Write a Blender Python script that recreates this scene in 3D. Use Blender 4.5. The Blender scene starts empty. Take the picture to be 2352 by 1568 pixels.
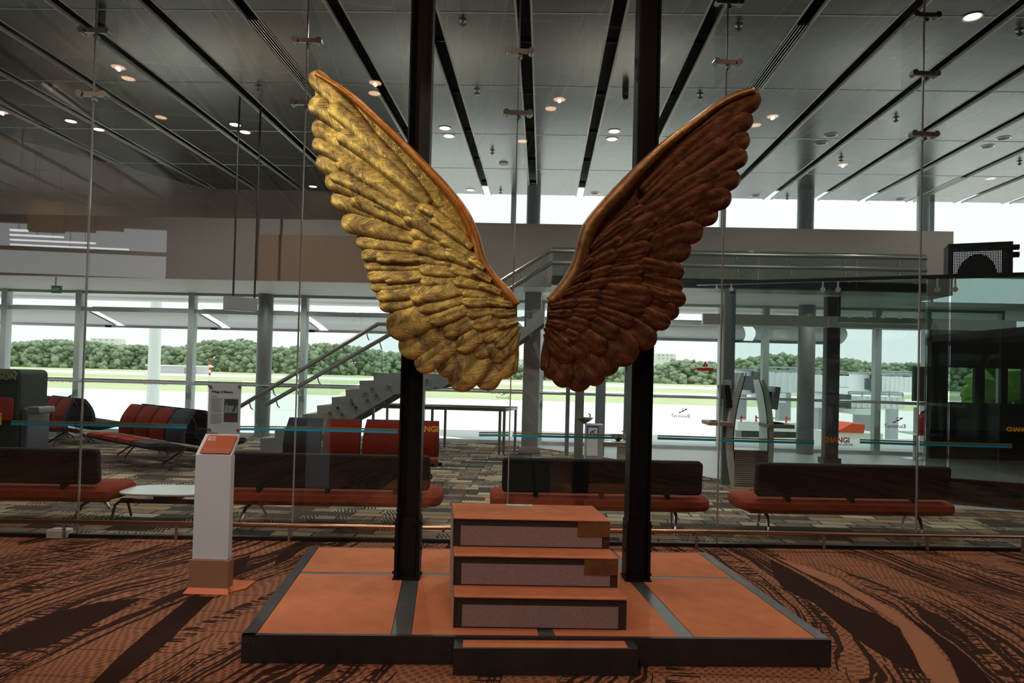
import bpy, math, random
from mathutils import Vector, Matrix
rnd = random.Random(7)
SC = bpy.context.scene
COL = SC.collection
# ---------------------------------------------------------------- camera
F = 1568.0
CAMZ = 1.7
YAW, PITCH, ROLL = math.radians(1.9), math.radians(1.0), 0.0257
PX0, PY0 = 1196.0, 826.0
_fw = Vector((-math.sin(YAW)*math.cos(PITCH), math.cos(YAW)*math.cos(PITCH), math.sin(PITCH)))
_rt = Vector((math.cos(YAW), math.sin(YAW), 0))
_up = _rt.cross(_fw)
CR = _rt*math.cos(ROLL) + _up*math.sin(ROLL)
CU = _up*math.cos(ROLL) - _rt*math.sin(ROLL)
cam = bpy.data.cameras.new('camera'); co = bpy.data.objects.new('camera', cam); COL.objects.link(co)
M = Matrix((CR, CU, -_fw)).transposed().to_4x4(); M.translation = Vector((0, 0, CAMZ)); co.matrix_world = M
cam.sensor_width = 36; cam.lens = 24; cam.shift_x = (1176-PX0)/2352; cam.shift_y = (PY0-784)/2352
cam.clip_start = .05; cam.clip_end = 3000
SC.camera = co
SC.view_settings.view_transform = 'Standard'; SC.view_settings.look = 'None'
SC.view_settings.gamma = 1; SC.view_settings.use_curve_mapping = False
SC.view_settings.exposure = 0.0
# ---------------------------------------------------------------- sky and sun
w = bpy.data.worlds.new('sky'); SC.world = w; w.use_nodes = True
bg = w.node_tree.nodes['Background']; bg.inputs[0].default_value = (.93, .97, 1, 1); bg.inputs[1].default_value = 1.45
sun = bpy.data.lights.new('sun', 'SUN'); sun.energy = 2.0; sun.angle = .3; sun.color = (1, .97, .9)
so = bpy.data.objects.new('sun', sun); COL.objects.link(so); so.rotation_euler = (math.radians(-20), math.radians(8), 0)

def px(x, y):
    return _fw + CR*((x-PX0)/F) - CU*((y-PY0)/F)
def onz(x, y, z=0.0):
    d = px(x, y); return Vector((0, 0, CAMZ)) + d*((z-CAMZ)/d.z)
def ony(x, y, Y):
    d = px(x, y); return Vector((0, 0, CAMZ)) + d*(Y/d.y)
def onp(x, y, P, N):
    d = px(x, y); o = Vector((0, 0, CAMZ)); return o + d*((P-o).dot(N)/d.dot(N))
# the partition of frameless glass and all that lines up with it
GA = 0.077
GU = Vector((math.cos(GA), math.sin(GA), 0)); GV = Vector((-math.sin(GA), math.cos(GA), 0)); GO = Vector((0, 6.80, 0))
def G(u, v, z=0): return GO + GU*u + GV*v + Vector((0, 0, z))
def ong(x, y, v=0.0):
    p = onp(x, y, GO + GV*v, GV); q = p-GO; return q.dot(GU), p.z

# ---------------------------------------------------------------- materials
MATS = {}
def nt(name):
    m = bpy.data.materials.new(name); m.use_nodes = True
    n = m.node_tree.nodes; return m, n, m.node_tree.links, n['Principled BSDF']
def mat(name, col, rough=.5, metal=0.0, noise=0.0, scale=20.0, bump=0.0, emit=None, es=0, spec=.5, stretch=None):
    if name in MATS: return MATS[name]
    m, n, l, b = nt(name)
    b.inputs['Base Color'].default_value = (*col, 1); b.inputs['Roughness'].default_value = rough
    b.inputs['Metallic'].default_value = metal; b.inputs['Specular IOR Level'].default_value = spec
    if emit: b.inputs['Emission Color'].default_value = (*emit, 1); b.inputs['Emission Strength'].default_value = es
    if noise or bump:
        tc = n.new('ShaderNodeTexCoord'); mp = n.new('ShaderNodeMapping'); no = n.new('ShaderNodeTexNoise')
        l.new(tc.outputs['Object'], mp.inputs[0]); l.new(mp.outputs[0], no.inputs[0])
        mp.inputs['Scale'].default_value = stretch or (1, 1, 1)
        no.inputs['Scale'].default_value = scale; no.inputs['Detail'].default_value = 6
        if noise:
            mx = n.new('ShaderNodeMix'); mx.data_type = 'RGBA'
            mx.inputs['A'].default_value = (*[c*(1-noise) for c in col], 1)
            mx.inputs['B'].default_value = (*[min(1, c*(1+noise)) for c in col], 1)
            l.new(no.outputs[0], mx.inputs['Factor']); l.new(mx.outputs['Result'], b.inputs['Base Color'])
        if bump:
            bp = n.new('ShaderNodeBump'); bp.inputs['Strength'].default_value = bump; bp.inputs['Distance'].default_value = .01
            l.new(no.outputs[0], bp.inputs['Height']); l.new(bp.outputs[0], b.inputs['Normal'])
    MATS[name] = m; return m
def glassmat(name, tint=(.93, .97, .95), refl=.09, rough=0.0):
    m = bpy.data.materials.new(name); m.use_nodes = True; n = m.node_tree.nodes; l = m.node_tree.links; n.clear()
    o = n.new('ShaderNodeOutputMaterial'); mx = n.new('ShaderNodeMixShader'); t = n.new('ShaderNodeBsdfTransparent'); g = n.new('ShaderNodeBsdfGlossy')
    fr = n.new('ShaderNodeFresnel'); ge = n.new('ShaderNodeNewGeometry'); io = n.new('ShaderNodeMath'); io.operation = 'MULTIPLY_ADD'
    l.new(ge.outputs['Backfacing'], io.inputs[0]); io.inputs[1].default_value = 1/1.45-1.45; io.inputs[2].default_value = 1.45; l.new(io.outputs[0], fr.inputs[0])
    mm = n.new('ShaderNodeMath'); mm.operation = 'MULTIPLY'; mm.inputs[1].default_value = refl/.035; mm.use_clamp = True
    l.new(fr.outputs[0], mm.inputs[0]); l.new(mm.outputs[0], mx.inputs[0])
    t.inputs[0].default_value = (*tint, 1); g.inputs['Roughness'].default_value = rough; g.inputs[0].default_value = (1, 1, 1, 1)
    l.new(t.outputs[0], mx.inputs[1]); l.new(g.outputs[0], mx.inputs[2]); l.new(mx.outputs[0], o.inputs[0])
    MATS[name] = m; return m

steel = mat('brushed steel', (.55, .55, .55), .3, 1.0)
chrome = mat('chrome', (.7, .7, .7), .12, 1.0)
darksteel = mat('dark oxidised steel', (.012, .009, .008), .5, .35, .5, 6, spec=.3)
frame_m = mat('dark grey steel frame', (.06, .055, .055), .42, .55, .3, 9)
framestrip = mat('worn grey steel strip', (.22, .22, .22), .38, .8, .35, 5)
orange_carpet = mat('orange carpet', (.52, .185, .09), .95, 0, .22, 9, .15, spec=.1)
mauve = mat('mauve grey carpet', (.36, .255, .245), .95, 0, .3, 90, .3, spec=.1)
redfab = mat('red fabric', (.19, .022, .013), .9, 0, .25, 40, .2, spec=.15)
seatred = mat('orange red upholstery', (.22, .034, .012), .85, 0, .25, 12, .15, spec=.2)
darkfab = mat('dark striped fabric', (.017, .017, .017), .92, 0, .6, 60, .1, spec=.2, stretch=(6, 6, .4))
greyfab = mat('dark grey blue fabric', (.04, .046, .056), .9, 0, .3, 30, .1, spec=.2)
beam_m = mat('dark metal beam', (.05, .05, .05), .4, .8)
whitepl = mat('white lacquer', (.72, .74, .75), .35, 0, .04, 4)
tableW = mat('white table top', (.75, .8, .8), .25)
brownpl = mat('brown painted board', (.36, .17, .09), .6, 0, .1, 8)
orangepl = mat('orange painted metal', (.75, .16, .03), .45)
plaque = mat('burnt orange plaque', (.5, .09, .02), .35)
inkdark = mat('dark print', (.04, .04, .04), .6)
inkwhite = mat('white print', (.8, .8, .8), .6)
black = mat('matt black', (.006, .006, .006), .7, spec=.2)
ceilmetal = None
fascia_m = mat('taupe wall panel', (.30, .25, .215), .5, .1, .12, .8)
brownwall = mat('brown wall panel', (.27, .17, .12), .55, .1, .1, .8)
soffit_m = mat('white soffit', (.62, .62, .58), .6)
colgrey = mat('grey column paint', (.19, .205, .21), .4, .1)
colbeige = mat('beige column paint', (.36, .34, .32), .5, 0, .06, 3)
mull = mat('window mullion metal', (.48, .56, .55), .45, .0)
stringer_m = mat('grey painted steel', (.25, .255, .235), .5, .2, .08, 4)
concrete = mat('airfield concrete', (.8, .78, .75), .9, 0, .05, .05)
grassm = mat('mown grass', (.5, .56, .3), .95, 0, .2, .02)
cyanst = mat('blue glass sticker', (.01, .36, .62), .5)
yellst = mat('yellow glass sticker', (.22, .2, .04), .6)
whitest = mat('pale glass sticker', (.7, .75, .7), .6)
tealst = mat('teal glass sticker', (.1, .42, .42), .6)
orgst = mat('orange glass sticker', (.6, .2, .03), .5)
goldst = mat('yellow letters', (.8, .45, .03), .5)
redst = mat('red sticker', (.5, .04, .02), .5)
glass = glassmat('clear glass', (.95, .97, .96), .05)
winglass = glassmat('window glass', (.97, .99, .985), .03)
darkglass = glassmat('dark tinted glass', (.5, .58, .56), .06)
railglass = glassmat('balustrade glass', (.9, .95, .93), .05)
finglass = glassmat('fin glass', (.93, .96, .95), .01)
rail_lamp_tint = mat('steel rail with painted lamp tint', (.75, .42, .26), .3, 1.0)  # orange reflection of the ceiling lamps is put into the steel colour
acryl = glassmat('acrylic sheet', (.9, .92, .92), .06)
foil = mat('silver foil tape', (.55, .6, .58), .28, .9, .3, 60, .8)
def lampmat(name, c, s): return mat(name, (.8, .7, .6), .5, emit=c, es=s)
lamp_on = lampmat('warm downlight lens', (1, .66, .42), 2.4)
lamp_dim = lampmat('dimmed downlight lens', (1, .6, .4), 5)
lamp_off = mat('unlit downlight reflector', (.12, .11, .1), .4, .5)
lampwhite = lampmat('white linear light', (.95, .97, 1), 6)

# ---------------------------------------------------------------- mesh helper
class MB:
    def __init__(s): s.v = []; s.f = []; s.mi = []; s.uv = None; s.ms = []
    def m(s, mt):
        if mt not in s.ms: s.ms.append(mt)
        return s.ms.index(mt)
    def add(s, vs, fs, mt=None, T=None):
        k = len(s.v); i = s.m(mt) if mt else 0
        s.v += [(T @ Vector(v)) if T is not None else Vector(v) for v in vs]
        for f in fs: s.f.append([k+a for a in f]); s.mi.append(i)
        return s
    def box(s, x0, x1, y0, y1, z0, z1, mt=None, T=None):
        v = [(x, y, z) for z in (z0, z1) for y in (y0, y1) for x in (x0, x1)]
        return s.add(v, [(0, 2, 3, 1), (4, 5, 7, 6), (0, 1, 5, 4), (2, 6, 7, 3), (0, 4, 6, 2), (1, 3, 7, 5)], mt, T)
    def rbox(s, x0, x1, y0, y1, z0, z1, r=.02, n=3, axis='y', mt=None, T=None):
        # rounded rectangle in the plane normal to axis, extruded along it
        if axis == 'y': a0, a1, b0, b1, c0, c1 = x0, x1, z0, z1, y0, y1
        elif axis == 'z': a0, a1, b0, b1, c0, c1 = x0, x1, y0, y1, z0, z1
        else: a0, a1, b0, b1, c0, c1 = y0, y1, z0, z1, x0, x1
        pts = []
        for cx, cy, st in ((a1-r, b1-r, 0), (a0+r, b1-r, 90), (a0+r, b0+r, 180), (a1-r, b0+r, 270)):
            for k in range(n+1):
                t = math.radians(st+90*k/n); pts.append((cx+r*math.cos(t), cy+r*math.sin(t)))
        e = min(.35*r, (c1-c0)*.4)
        rings = [(c0, e), (c0+e, 0), (c1-e, 0), (c1, e)]
        mx, my = (a0+a1)/2, (b0+b1)/2; sx = max(1e-6, (a1-a0)/2); sy = max(1e-6, (b1-b0)/2)
        vs = []; N = len(pts)
        for c, ins in rings:
            for p, q in pts:
                pp = mx+(p-mx)*(1-ins/sx); qq = my+(q-my)*(1-ins/sy)
                vs.append({'y': (pp, c, qq), 'z': (pp, qq, c), 'x': (c, pp, qq)}[axis])
        fs = [list(range(N))[::-1], [3*N+i for i in range(N)]]
        for r_ in range(3):
            for i in range(N): j = (i+1) % N; fs.append([r_*N+i, r_*N+j, (r_+1)*N+j, (r_+1)*N+i])
        return s.add(vs, fs, mt, T)
    def prism(s, poly, off, mt=None, T=None):
        # poly: list of 3-D points, off: extrusion vector
        N = len(poly); P = [Vector(p) for p in poly]; off = Vector(off)
        fs = [list(range(N)), [N+i for i in range(N)][::-1]]
        for i in range(N): j = (i+1) % N; fs.append([i, i+N, j+N, j])
        return s.add(P+[p+off for p in P], fs, mt, T)
    def tube(s, pts, r, n=8, mt=None, T=None, cap=True):
        P = [Vector(p) for p in pts]; R = r if isinstance(r, (list, tuple)) else [r]*len(P)
        vs = []; fs = []
        u = None
        for i, p in enumerate(P):
            d = (P[min(i+1, len(P)-1)]-P[max(i-1, 0)]).normalized()
            if u is None: u = d.orthogonal().normalized()
            u = (u-d*u.dot(d)).normalized(); w_ = d.cross(u)
            for k in range(n):
                t = 2*math.pi*k/n; vs.append(p+(u*math.cos(t)+w_*math.sin(t))*R[i])
        for i in range(len(P)-1):
            for k in range(n): j = (k+1) % n; fs.append([i*n+k, i*n+j, (i+1)*n+j, (i+1)*n+k])
        if cap: fs.append(list(range(n))[::-1]); fs.append([(len(P)-1)*n+k for k in range(n)])
        return s.add(vs, fs, mt, T)
    def cyl(s, c, r, h, n=20, mt=None, T=None, r2=None, axis='z'):
        c = Vector(c); d = {'z': Vector((0, 0, h)), 'y': Vector((0, h, 0)), 'x': Vector((h, 0, 0))}[axis]
        return s.tube([c, c+d], [r, r if r2 is None else r2], n, mt, T)
    def lathe(s, c, prof, n=24, mt=None, T=None):
        c = Vector(c); vs = []; fs = []
        for r, z in prof:
            for k in range(n): t = 2*math.pi*k/n; vs.append(c+Vector((r*math.cos(t), r*math.sin(t), z)))
        for i in range(len(prof)-1):
            for k in range(n): j = (k+1) % n; fs.append([i*n+k, i*n+j, (i+1)*n+j, (i+1)*n+k])
        fs.append(list(range(n))[::-1]); fs.append([(len(prof)-1)*n+k for k in range(n)])
        return s.add(vs, fs, mt, T)
    def build(s, name, m=None, parent=None, smooth=False, kind=None, label=None):
        me = bpy.data.meshes.new(name); me.from_pydata([tuple(v) for v in s.v], [], s.f)
        if m is not None: me.materials.append(m)
        else:
            for q in s.ms: me.materials.append(q)
            me.polygons.foreach_set('material_index', s.mi)
        if smooth: me.polygons.foreach_set('use_smooth', [True]*len(me.polygons))
        me.update()
        o = bpy.data.objects.new(name, me); COL.objects.link(o)
        if parent: o.parent = parent
        if smooth == 'auto':
            me.polygons.foreach_set('use_smooth', [True]*len(me.polygons))
            try: me.set_sharp_from_angle(angle=math.radians(35))
            except Exception: pass
        if kind: o['kind'] = kind
        if label: o['label'] = label
        return o
def tag(o, label, cat, group=None, kind=None):
    o['label'] = label; o['category'] = cat
    if group: o['group'] = group
    if kind: o['kind'] = kind
    return o
def thing(name, label, cat, loc=(0, 0, 0), rz=0, group=None):
    o = bpy.data.objects.new(name, None); COL.objects.link(o); o.location = loc; o.rotation_euler = (0, 0, rz)
    o.empty_display_size = .1
    return tag(o, label, cat, group)
def kids(o): return [c for c in bpy.data.objects if c.parent == o]
def dup(o, loc=None, rz=None, label=None, group=None):
    r = o.copy(); COL.objects.link(r)
    if loc is not None: r.location = loc
    if rz is not None: r.rotation_euler = (0, 0, rz)
    if label: r['label'] = label
    if group: r['group'] = group
    for ch in kids(o):
        c = ch.copy(); COL.objects.link(c); c.parent = r
        for g in kids(ch): d = g.copy(); COL.objects.link(d); d.parent = c
    return r
def text(body, size, m, parent, T, bold=0.0, name='lettering', align='LEFT', spacing=1.0, label=None, depth=.0006, sx=1.0):
    cu = bpy.data.curves.new('t', 'FONT'); cu.body = body; cu.size = size; cu.align_x = align; cu.offset = bold
    cu.extrude = depth; cu.space_character = spacing; cu.resolution_u = 3
    to = bpy.data.objects.new('t', cu); COL.objects.link(to)
    dg = bpy.context.evaluated_depsgraph_get(); me = bpy.data.meshes.new_from_object(to.evaluated_get(dg))
    bpy.data.objects.remove(to); bpy.data.curves.remove(cu)
    me.materials.clear(); me.materials.append(m)
    me.transform(T @ Matrix.Diagonal((sx, 1, 1, 1)))
    o = bpy.data.objects.new(name, me); COL.objects.link(o); o.parent = parent
    if label: o['label'] = label
    return o
def face(origin, right, up=Vector((0, 0, 1))):
    r = Vector(right).normalized(); n = r.cross(up).normalized(); u = n.cross(r)
    m = Matrix((r, u, n)).transposed().to_4x4(); m.translation = origin; return m
# ---------------------------------------------------------------- special materials
class NB:
    """small node builder"""
    def __init__(s, name):
        s.m, s.n, s.l, s.b = nt(name)
        MATS[name] = s.m
    def val(s, a, sock):
        if isinstance(a, (int, float)): sock.default_value = a
        elif isinstance(a, tuple): sock.default_value = (*a, 1) if len(a) == 3 and sock.type == 'RGBA' else a
        else: s.l.new(a, sock)
    def math(s, op, a, b=0.0, clamp=False):
        n = s.n.new('ShaderNodeMath'); n.operation = op; n.use_clamp = clamp; s.val(a, n.inputs[0]); s.val(b, n.inputs[1]); return n.outputs[0]
    def co(s, which='Object'): return s.n.new('ShaderNodeTexCoord').outputs[which]
    def map(s, v, scale=(1, 1, 1), loc=(0, 0, 0), rot=(0, 0, 0)):
        n = s.n.new('ShaderNodeMapping'); s.l.new(v, n.inputs[0]); n.inputs['Scale'].default_value = scale
        n.inputs['Location'].default_value = loc; n.inputs['Rotation'].default_value = rot; return n.outputs[0]
    def noise(s, v, scale, detail=3, rough=.5, out=0, dist=0.0):
        n = s.n.new('ShaderNodeTexNoise'); s.l.new(v, n.inputs[0]); n.inputs['Scale'].default_value = scale
        n.inputs['Detail'].default_value = detail; n.inputs['Roughness'].default_value = rough; n.inputs['Distortion'].default_value = dist; return n.outputs[out]
    def white(s, v, d='1D'):
        n = s.n.new('ShaderNodeTexWhiteNoise'); n.noise_dimensions = d; s.l.new(v, n.inputs['W' if d == '1D' else 'Vector']); return n.outputs['Value']
    def sep(s, v):
        n = s.n.new('ShaderNodeSeparateXYZ'); s.l.new(v, n.inputs[0]); return n.outputs
    def comb(s, x, y, z=0.0):
        n = s.n.new('ShaderNodeCombineXYZ'); s.val(x, n.inputs[0]); s.val(y, n.inputs[1]); s.val(z, n.inputs[2]); return n.outputs[0]
    def mix(s, f, a, b):
        n = s.n.new('ShaderNodeMix'); n.data_type = 'RGBA'; s.val(f, n.inputs['Factor']); s.val(a, n.inputs['A']); s.val(b, n.inputs['B']); return n.outputs['Result']
    def ramp(s, f, stops, mode='LINEAR'):
        n = s.n.new('ShaderNodeValToRGB'); s.l.new(f, n.inputs[0]); cr = n.color_ramp; cr.interpolation = mode
        while len(cr.elements) < len(stops): cr.elements.new(.5)
        for e, (p, c) in zip(cr.elements, stops): e.position = p; e.color = (*c, 1)
        return n.outputs[0]
    def bump(s, h, st, d=.01):
        n = s.n.new('ShaderNodeBump'); n.inputs['Strength'].default_value = st; n.inputs['Distance'].default_value = d; s.l.new(h, n.inputs['Height'])
        s.l.new(n.outputs[0], s.b.inputs['Normal'])

def make_ceiling_mat():
    k = NB('brushed ceiling metal'); c = k.co()
    a = k.noise(k.map(c, (.7, 7, 1)), 1.6, 5, .6)
    g = k.noise(c, .55, 2)
    k.val(k.mix(a, (.165, .17, .165), (.25, .26, .25)), k.b.inputs['Base Color'])
    k.b.inputs['Metallic'].default_value = .8
    k.val(k.math('ADD', k.math('MULTIPLY', a, .1), .2), k.b.inputs['Roughness'])
    k.bump(g, .15, .05)
    return k.m
ceilmetal = make_ceiling_mat()

def make_hall_carpet():
    k = NB('brown and orange streaked carpet'); c = k.co()
    xyz = k.sep(c); x, y = xyz[0], xyz[1]
    # streaks run towards the windows and sway gently
    sway = k.math('MULTIPLY', k.math('SINE', k.math('ADD', k.math('MULTIPLY', y, .75), k.math('MULTIPLY', x, .35))), .42)
    n1 = k.math('MULTIPLY', k.noise(k.map(c, (1.0, .35, 1)), 1.3, 3), .5)
    xs = k.math('ADD', k.math('ADD', x, sway), n1)
    tile = k.comb(k.math('FLOOR', k.math('MULTIPLY', x, 2.0)), k.math('FLOOR', k.math('MULTIPLY', y, 2.0)))
    band = k.noise(k.comb(k.math('MULTIPLY', xs, 1.55), k.math('MULTIPLY', y, .16)), 1.0, 2, .5)
    band2 = k.noise(k.comb(k.math('MULTIPLY', xs, 2.3), k.math('ADD', k.math('MULTIPLY', y, .22), 9.0)), 1.0, 2, .5)
    wob = k.math('MULTIPLY', k.noise(k.map(c, (3, 1, 1)), 2.5, 3), .06)
    s1 = k.noise(k.comb(k.math('MULTIPLY', k.math('ADD', xs, wob), 34.0), k.math('MULTIPLY', y, .55)), 1.0, 1)
    lines = k.math('GREATER_THAN', s1, .52)
    s2 = k.noise(k.comb(k.math('MULTIPLY', xs, 5.0), k.math('MULTIPLY', y, 34.0)), 1.0, 1)
    rungs = k.math('GREATER_THAN', s2, .53)
    dx = k.math('SINE', k.math('MULTIPLY', k.math('ADD', xs, wob), 130.0)); dy = k.math('SINE', k.math('MULTIPLY', y, 85.0))
    dots = k.math('GREATER_THAN', k.math('MULTIPLY', dx, dy), .12)
    base = k.mix(k.noise(c, 3.0, 4), (.31, .13, .072), (.41, .18, .105))
    dark = (.026, .014, .010); mid = (.13, .055, .032)
    col = k.mix(k.math('MULTIPLY', dots, .75), base, mid)                       # dotted field
    inl = k.math('GREATER_THAN', band, .49)
    col = k.mix(k.math('MULTIPLY', inl, lines), col, dark)                      # long streaks
    inr = k.math('MULTIPLY', k.math('GREATER_THAN', band2, .53), k.math('LESS_THAN', band2, .6))
    col = k.mix(k.math('MULTIPLY', inr, rungs), col, dark)                      # ladders
    sw = k.math('GREATER_THAN', band2, .66)
    col = k.mix(sw, col, dark)                                                  # solid swoosh
    jy = k.math('LESS_THAN', k.math('ABSOLUTE', k.math('SUBTRACT', k.math('FRACT', k.math('MULTIPLY', y, 2.9)), .5)), .018)
    col = k.mix(k.math('MULTIPLY', jy, .6), col, dark)
    fz = k.noise(c, 160.0, 2)
    col = k.mix(k.math('MULTIPLY', fz, .35), col, (.1, .04, .02))
    k.val(col, k.b.inputs['Base Color']); k.b.inputs['Roughness'].default_value = .97; k.b.inputs['Specular IOR Level'].default_value = .08
    k.bump(fz, .25, .004)
    return k.m
hall_carpet = make_hall_carpet()
sw_dark = mat('dark brown carpet swoosh', (.032, .013, .009), .97, 0, .3, 90, .2, spec=.08)
sw_light = mat('plain orange carpet swoosh', (.34, .15, .085), .97, 0, .15, 60, .2, spec=.08)

def make_lounge_carpet():
    k = NB('patchwork lounge carpet'); c = k.co()
    def brick(v, sc, w_, h, off, sq):
        b = k.n.new('ShaderNodeTexBrick'); k.l.new(v, b.inputs[0]); b.inputs['Scale'].default_value = sc
        b.inputs['Brick Width'].default_value = w_; b.inputs['Row Height'].default_value = h; b.inputs['Mortar Size'].default_value = .012
        b.offset = off; b.squash = sq; b.squash_frequency = 3
        b.inputs['Color1'].default_value = (0, 0, 0, 1); b.inputs['Color2'].default_value = (1, 1, 1, 1); b.inputs['Mortar'].default_value = (.5, .5, .5, 1)
        return b
    wv = k.n.new('ShaderNodeVectorMath'); wv.operation = 'ADD'
    nz = k.noise(c, 5.0, 2, out=1); sc_ = k.n.new('ShaderNodeVectorMath'); sc_.operation = 'SCALE'; sc_.inputs['Scale'].default_value = .06
    k.l.new(nz, sc_.inputs[0]); k.l.new(c, wv.inputs[0]); k.l.new(sc_.outputs[0], wv.inputs[1]); v = wv.outputs[0]
    b1 = brick(v, 1.0, .42, .2, .37, 1.7); b2 = brick(k.map(v, rot=(0, 0, .0), loc=(.13, .07, 0)), 1.0, .3, .36, .6, .6)
    t1 = k.math('MULTIPLY', b1.outputs['Color'], 1.0); t2 = k.math('MULTIPLY', b2.outputs['Color'], 1.0)
    col = k.ramp(t1, [(0, (.06, .055, .045)), (.18, (.33, .27, .19)), (.42, (.22, .17, .115)), (.6, (.40, .33, .24)), (.75, (.13, .125, .105)), (.88, (.3, .2, .12))], 'CONSTANT')
    xyz = k.sep(v); x, y = xyz[0], xyz[1]
    l1 = k.math('GREATER_THAN', k.math('SINE', k.math('MULTIPLY', k.math('ADD', x, k.math('MULTIPLY', y, .35)), 150.0)), .0)
    l2 = k.math('GREATER_THAN', k.math('SINE', k.math('MULTIPLY', k.math('SUBTRACT', y, k.math('MULTIPLY', x, .5)), 120.0)), .1)
    inA = k.math('GREATER_THAN', t2, .66); inB = k.math('LESS_THAN', t2, .2)
    col = k.mix(k.math('MULTIPLY', inA, l1), col, (.04, .038, .032))
    col = k.mix(k.math('MULTIPLY', inB, l2), col, (.05, .045, .038))
    col = k.mix(b1.outputs['Fac'], col, (.03, .028, .025))
    k.val(col, k.b.inputs['Base Color']); k.b.inputs['Roughness'].default_value = .95; k.b.inputs['Specular IOR Level'].default_value = .1
    return k.m
lounge_carpet = make_lounge_carpet()

def make_gold(name, c1, c2, c3, rough, barb=1.0):
    k = NB(name); uv = k.co('UV'); c = k.co()
    s = k.sep(uv); u, v = s[0], s[1]
    av = k.math('ABSOLUTE', v)
    nn = k.noise(c, 22.0, 4); 
    bx = k.math('ADD', k.math('ADD', u, k.math('MULTIPLY', av, 1.3)), k.math('MULTIPLY', nn, .035))
    b1 = k.math('SINE', k.math('MULTIPLY', bx, 560.0))
    br = k.noise(k.comb(k.math('MULTIPLY', bx, 90.0), k.math('MULTIPLY', v, 10.0)), 1.0, 4, .65)
    leaf = k.noise(c, 9.0, 5, .65, dist=.6)
    leaf2 = k.noise(c, 30.0, 5, .7)
    f = k.math('ADD', k.math('MULTIPLY', leaf, .5), k.math('ADD', k.math('MULTIPLY', leaf2, .15), k.math('MULTIPLY', br, .42)))
    col = k.ramp(f, [(.42, c1), (.53, c2), (.64, c3)])
    k.val(col, k.b.inputs['Base Color'])
    k.b.inputs['Metallic'].default_value = .72
    k.val(k.math('ADD', k.math('MULTIPLY', leaf2, .3), rough), k.b.inputs['Roughness'])
    h = k.math('ADD', k.math('MULTIPLY', br, 1.0*barb), k.math('ADD', k.math('MULTIPLY', b1, .05*barb), k.math('MULTIPLY', leaf2, .55)))
    k.bump(h, .6, .009)
    return k.m
gold = make_gold('aged gold leaf', (.15, .095, .05), (.5, .36, .12), (.95, .7, .18), .25)
gold_edge = make_gold('gold leading edge with painted rim light', (.3, .09, .02), (.5, .17, .035), (.6, .3, .09), .25, .15)  # orange rim light of the warm lamps is put into this colour

bronze = make_gold('reddish worn bronze with painted shade', (.09, .03, .015), (.165, .062, .028), (.27, .115, .05), .3, .45)  # wear, plus the dimmer and redder light on this wing, in the colour
bronze_edge = make_gold('worn bronze edge with painted shade', (.18, .07, .03), (.34, .17, .07), (.5, .3, .13), .22, .15)

def make_trees():
    k = NB('tropical tree canopy with painted haze'); c = k.co()
    a = k.noise(c, .5, 6, .7); b = k.noise(c, .03, 2)
    col = k.ramp(a, [(.3, (.27, .37, .24)), (.5, (.42, .53, .35)), (.7, (.55, .65, .45))])  # distance haze is put into these pale leaf greens
    col = k.mix(k.math('MULTIPLY', b, .5), col, (.28, .34, .16))
    k.val(col, k.b.inputs['Base Color']); k.b.inputs['Roughness'].default_value = .95
    k.bump(a, 1.0, 2.0)
    return k.m
treemat = make_trees()
def make_perf():
    m = bpy.data.materials.new('perforated dark sheet'); m.use_nodes = True; n = m.node_tree.nodes; l = m.node_tree.links
    b = n['Principled BSDF']; b.inputs['Base Color'].default_value = (.03, .035, .03, 1); b.inputs['Roughness'].default_value = .6
    return m

# ---------------------------------------------------------------- room shell
CZ = 6.5                       # ceiling height
ZS = 3.38                      # soffit height over the window bays
def struct(mb, name, m=None, parent=None, smooth=False, label=None):
    o = mb.build(name, m, parent, smooth)
    if parent is None: o['kind'] = 'structure'
    if label: o['label'] = label
    return o
# floors: hall carpet up to the partition, patchwork beyond
def quad(mb, pts, mt=None): mb.add(pts, [list(range(len(pts)))], mt)
mb = MB(); g0 = G(-20, 0); g1 = G(22, 0)
mb.prism([(-20, -9, 0), (22, -9, 0), (22, g1.y, 0), (-20, g0.y, 0)], (0, 0, -.2), hall_carpet)
def ribbon(mb, pix, mt, h):
    pts = [onz(a, b, h) for a, b in pix]
    if (pts[1]-pts[0]).cross(pts[2]-pts[1]).z < 0: pts.reverse()
    mb.add(pts, [list(range(len(pts)))], mt)
# large plain swooshes woven into the carpet
ribbon(mb, [(1768, 1284), (1800, 1300), (1870, 1338), (1950, 1386), (2018, 1412), (2065, 1445), (2100, 1500), (2118, 1545), (2052, 1520), (1990, 1482), (1930, 1436), (1870, 1384), (1800, 1352), (1776, 1318)], sw_dark, .0015)
ribbon(mb, [(1775, 1277), (1850, 1300), (1920, 1325), (1990, 1368), (2070, 1412), (2130, 1458), (2185, 1530), (2205, 1572), (2150, 1572), (2118, 1540), (2095, 1490), (2060, 1430), (2000, 1390), (1920, 1346), (1850, 1316)], sw_light, .002)
ribbon(mb, [(2075, 1412), (2130, 1440), (2215, 1500), (2300, 1590), (2215, 1590), (2180, 1510), (2130, 1452)], sw_dark, .0015)
ribbon(mb, [(576, 1274), (560, 1306), (520, 1340), (527, 1300), (540, 1284)], sw_dark, .0015)
ribbon(mb, [(440, 1368), (492, 1370), (440, 1420), (400, 1460), (330, 1520), (262, 1575), (190, 1590), (270, 1510), (350, 1440)], sw_dark, .0015)
ribbon(mb, [(680, 1245), (712, 1240), (668, 1282), (628, 1300), (640, 1272)], sw_dark, .0015)
ribbon(mb, [(0, 1462), (130, 1405), (230, 1382), (330, 1372), (240, 1420), (120, 1480), (0, 1500)], sw_dark, .0015)
struct(mb, 'floor', label='brown and orange streaked carpet of the hall')
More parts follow.
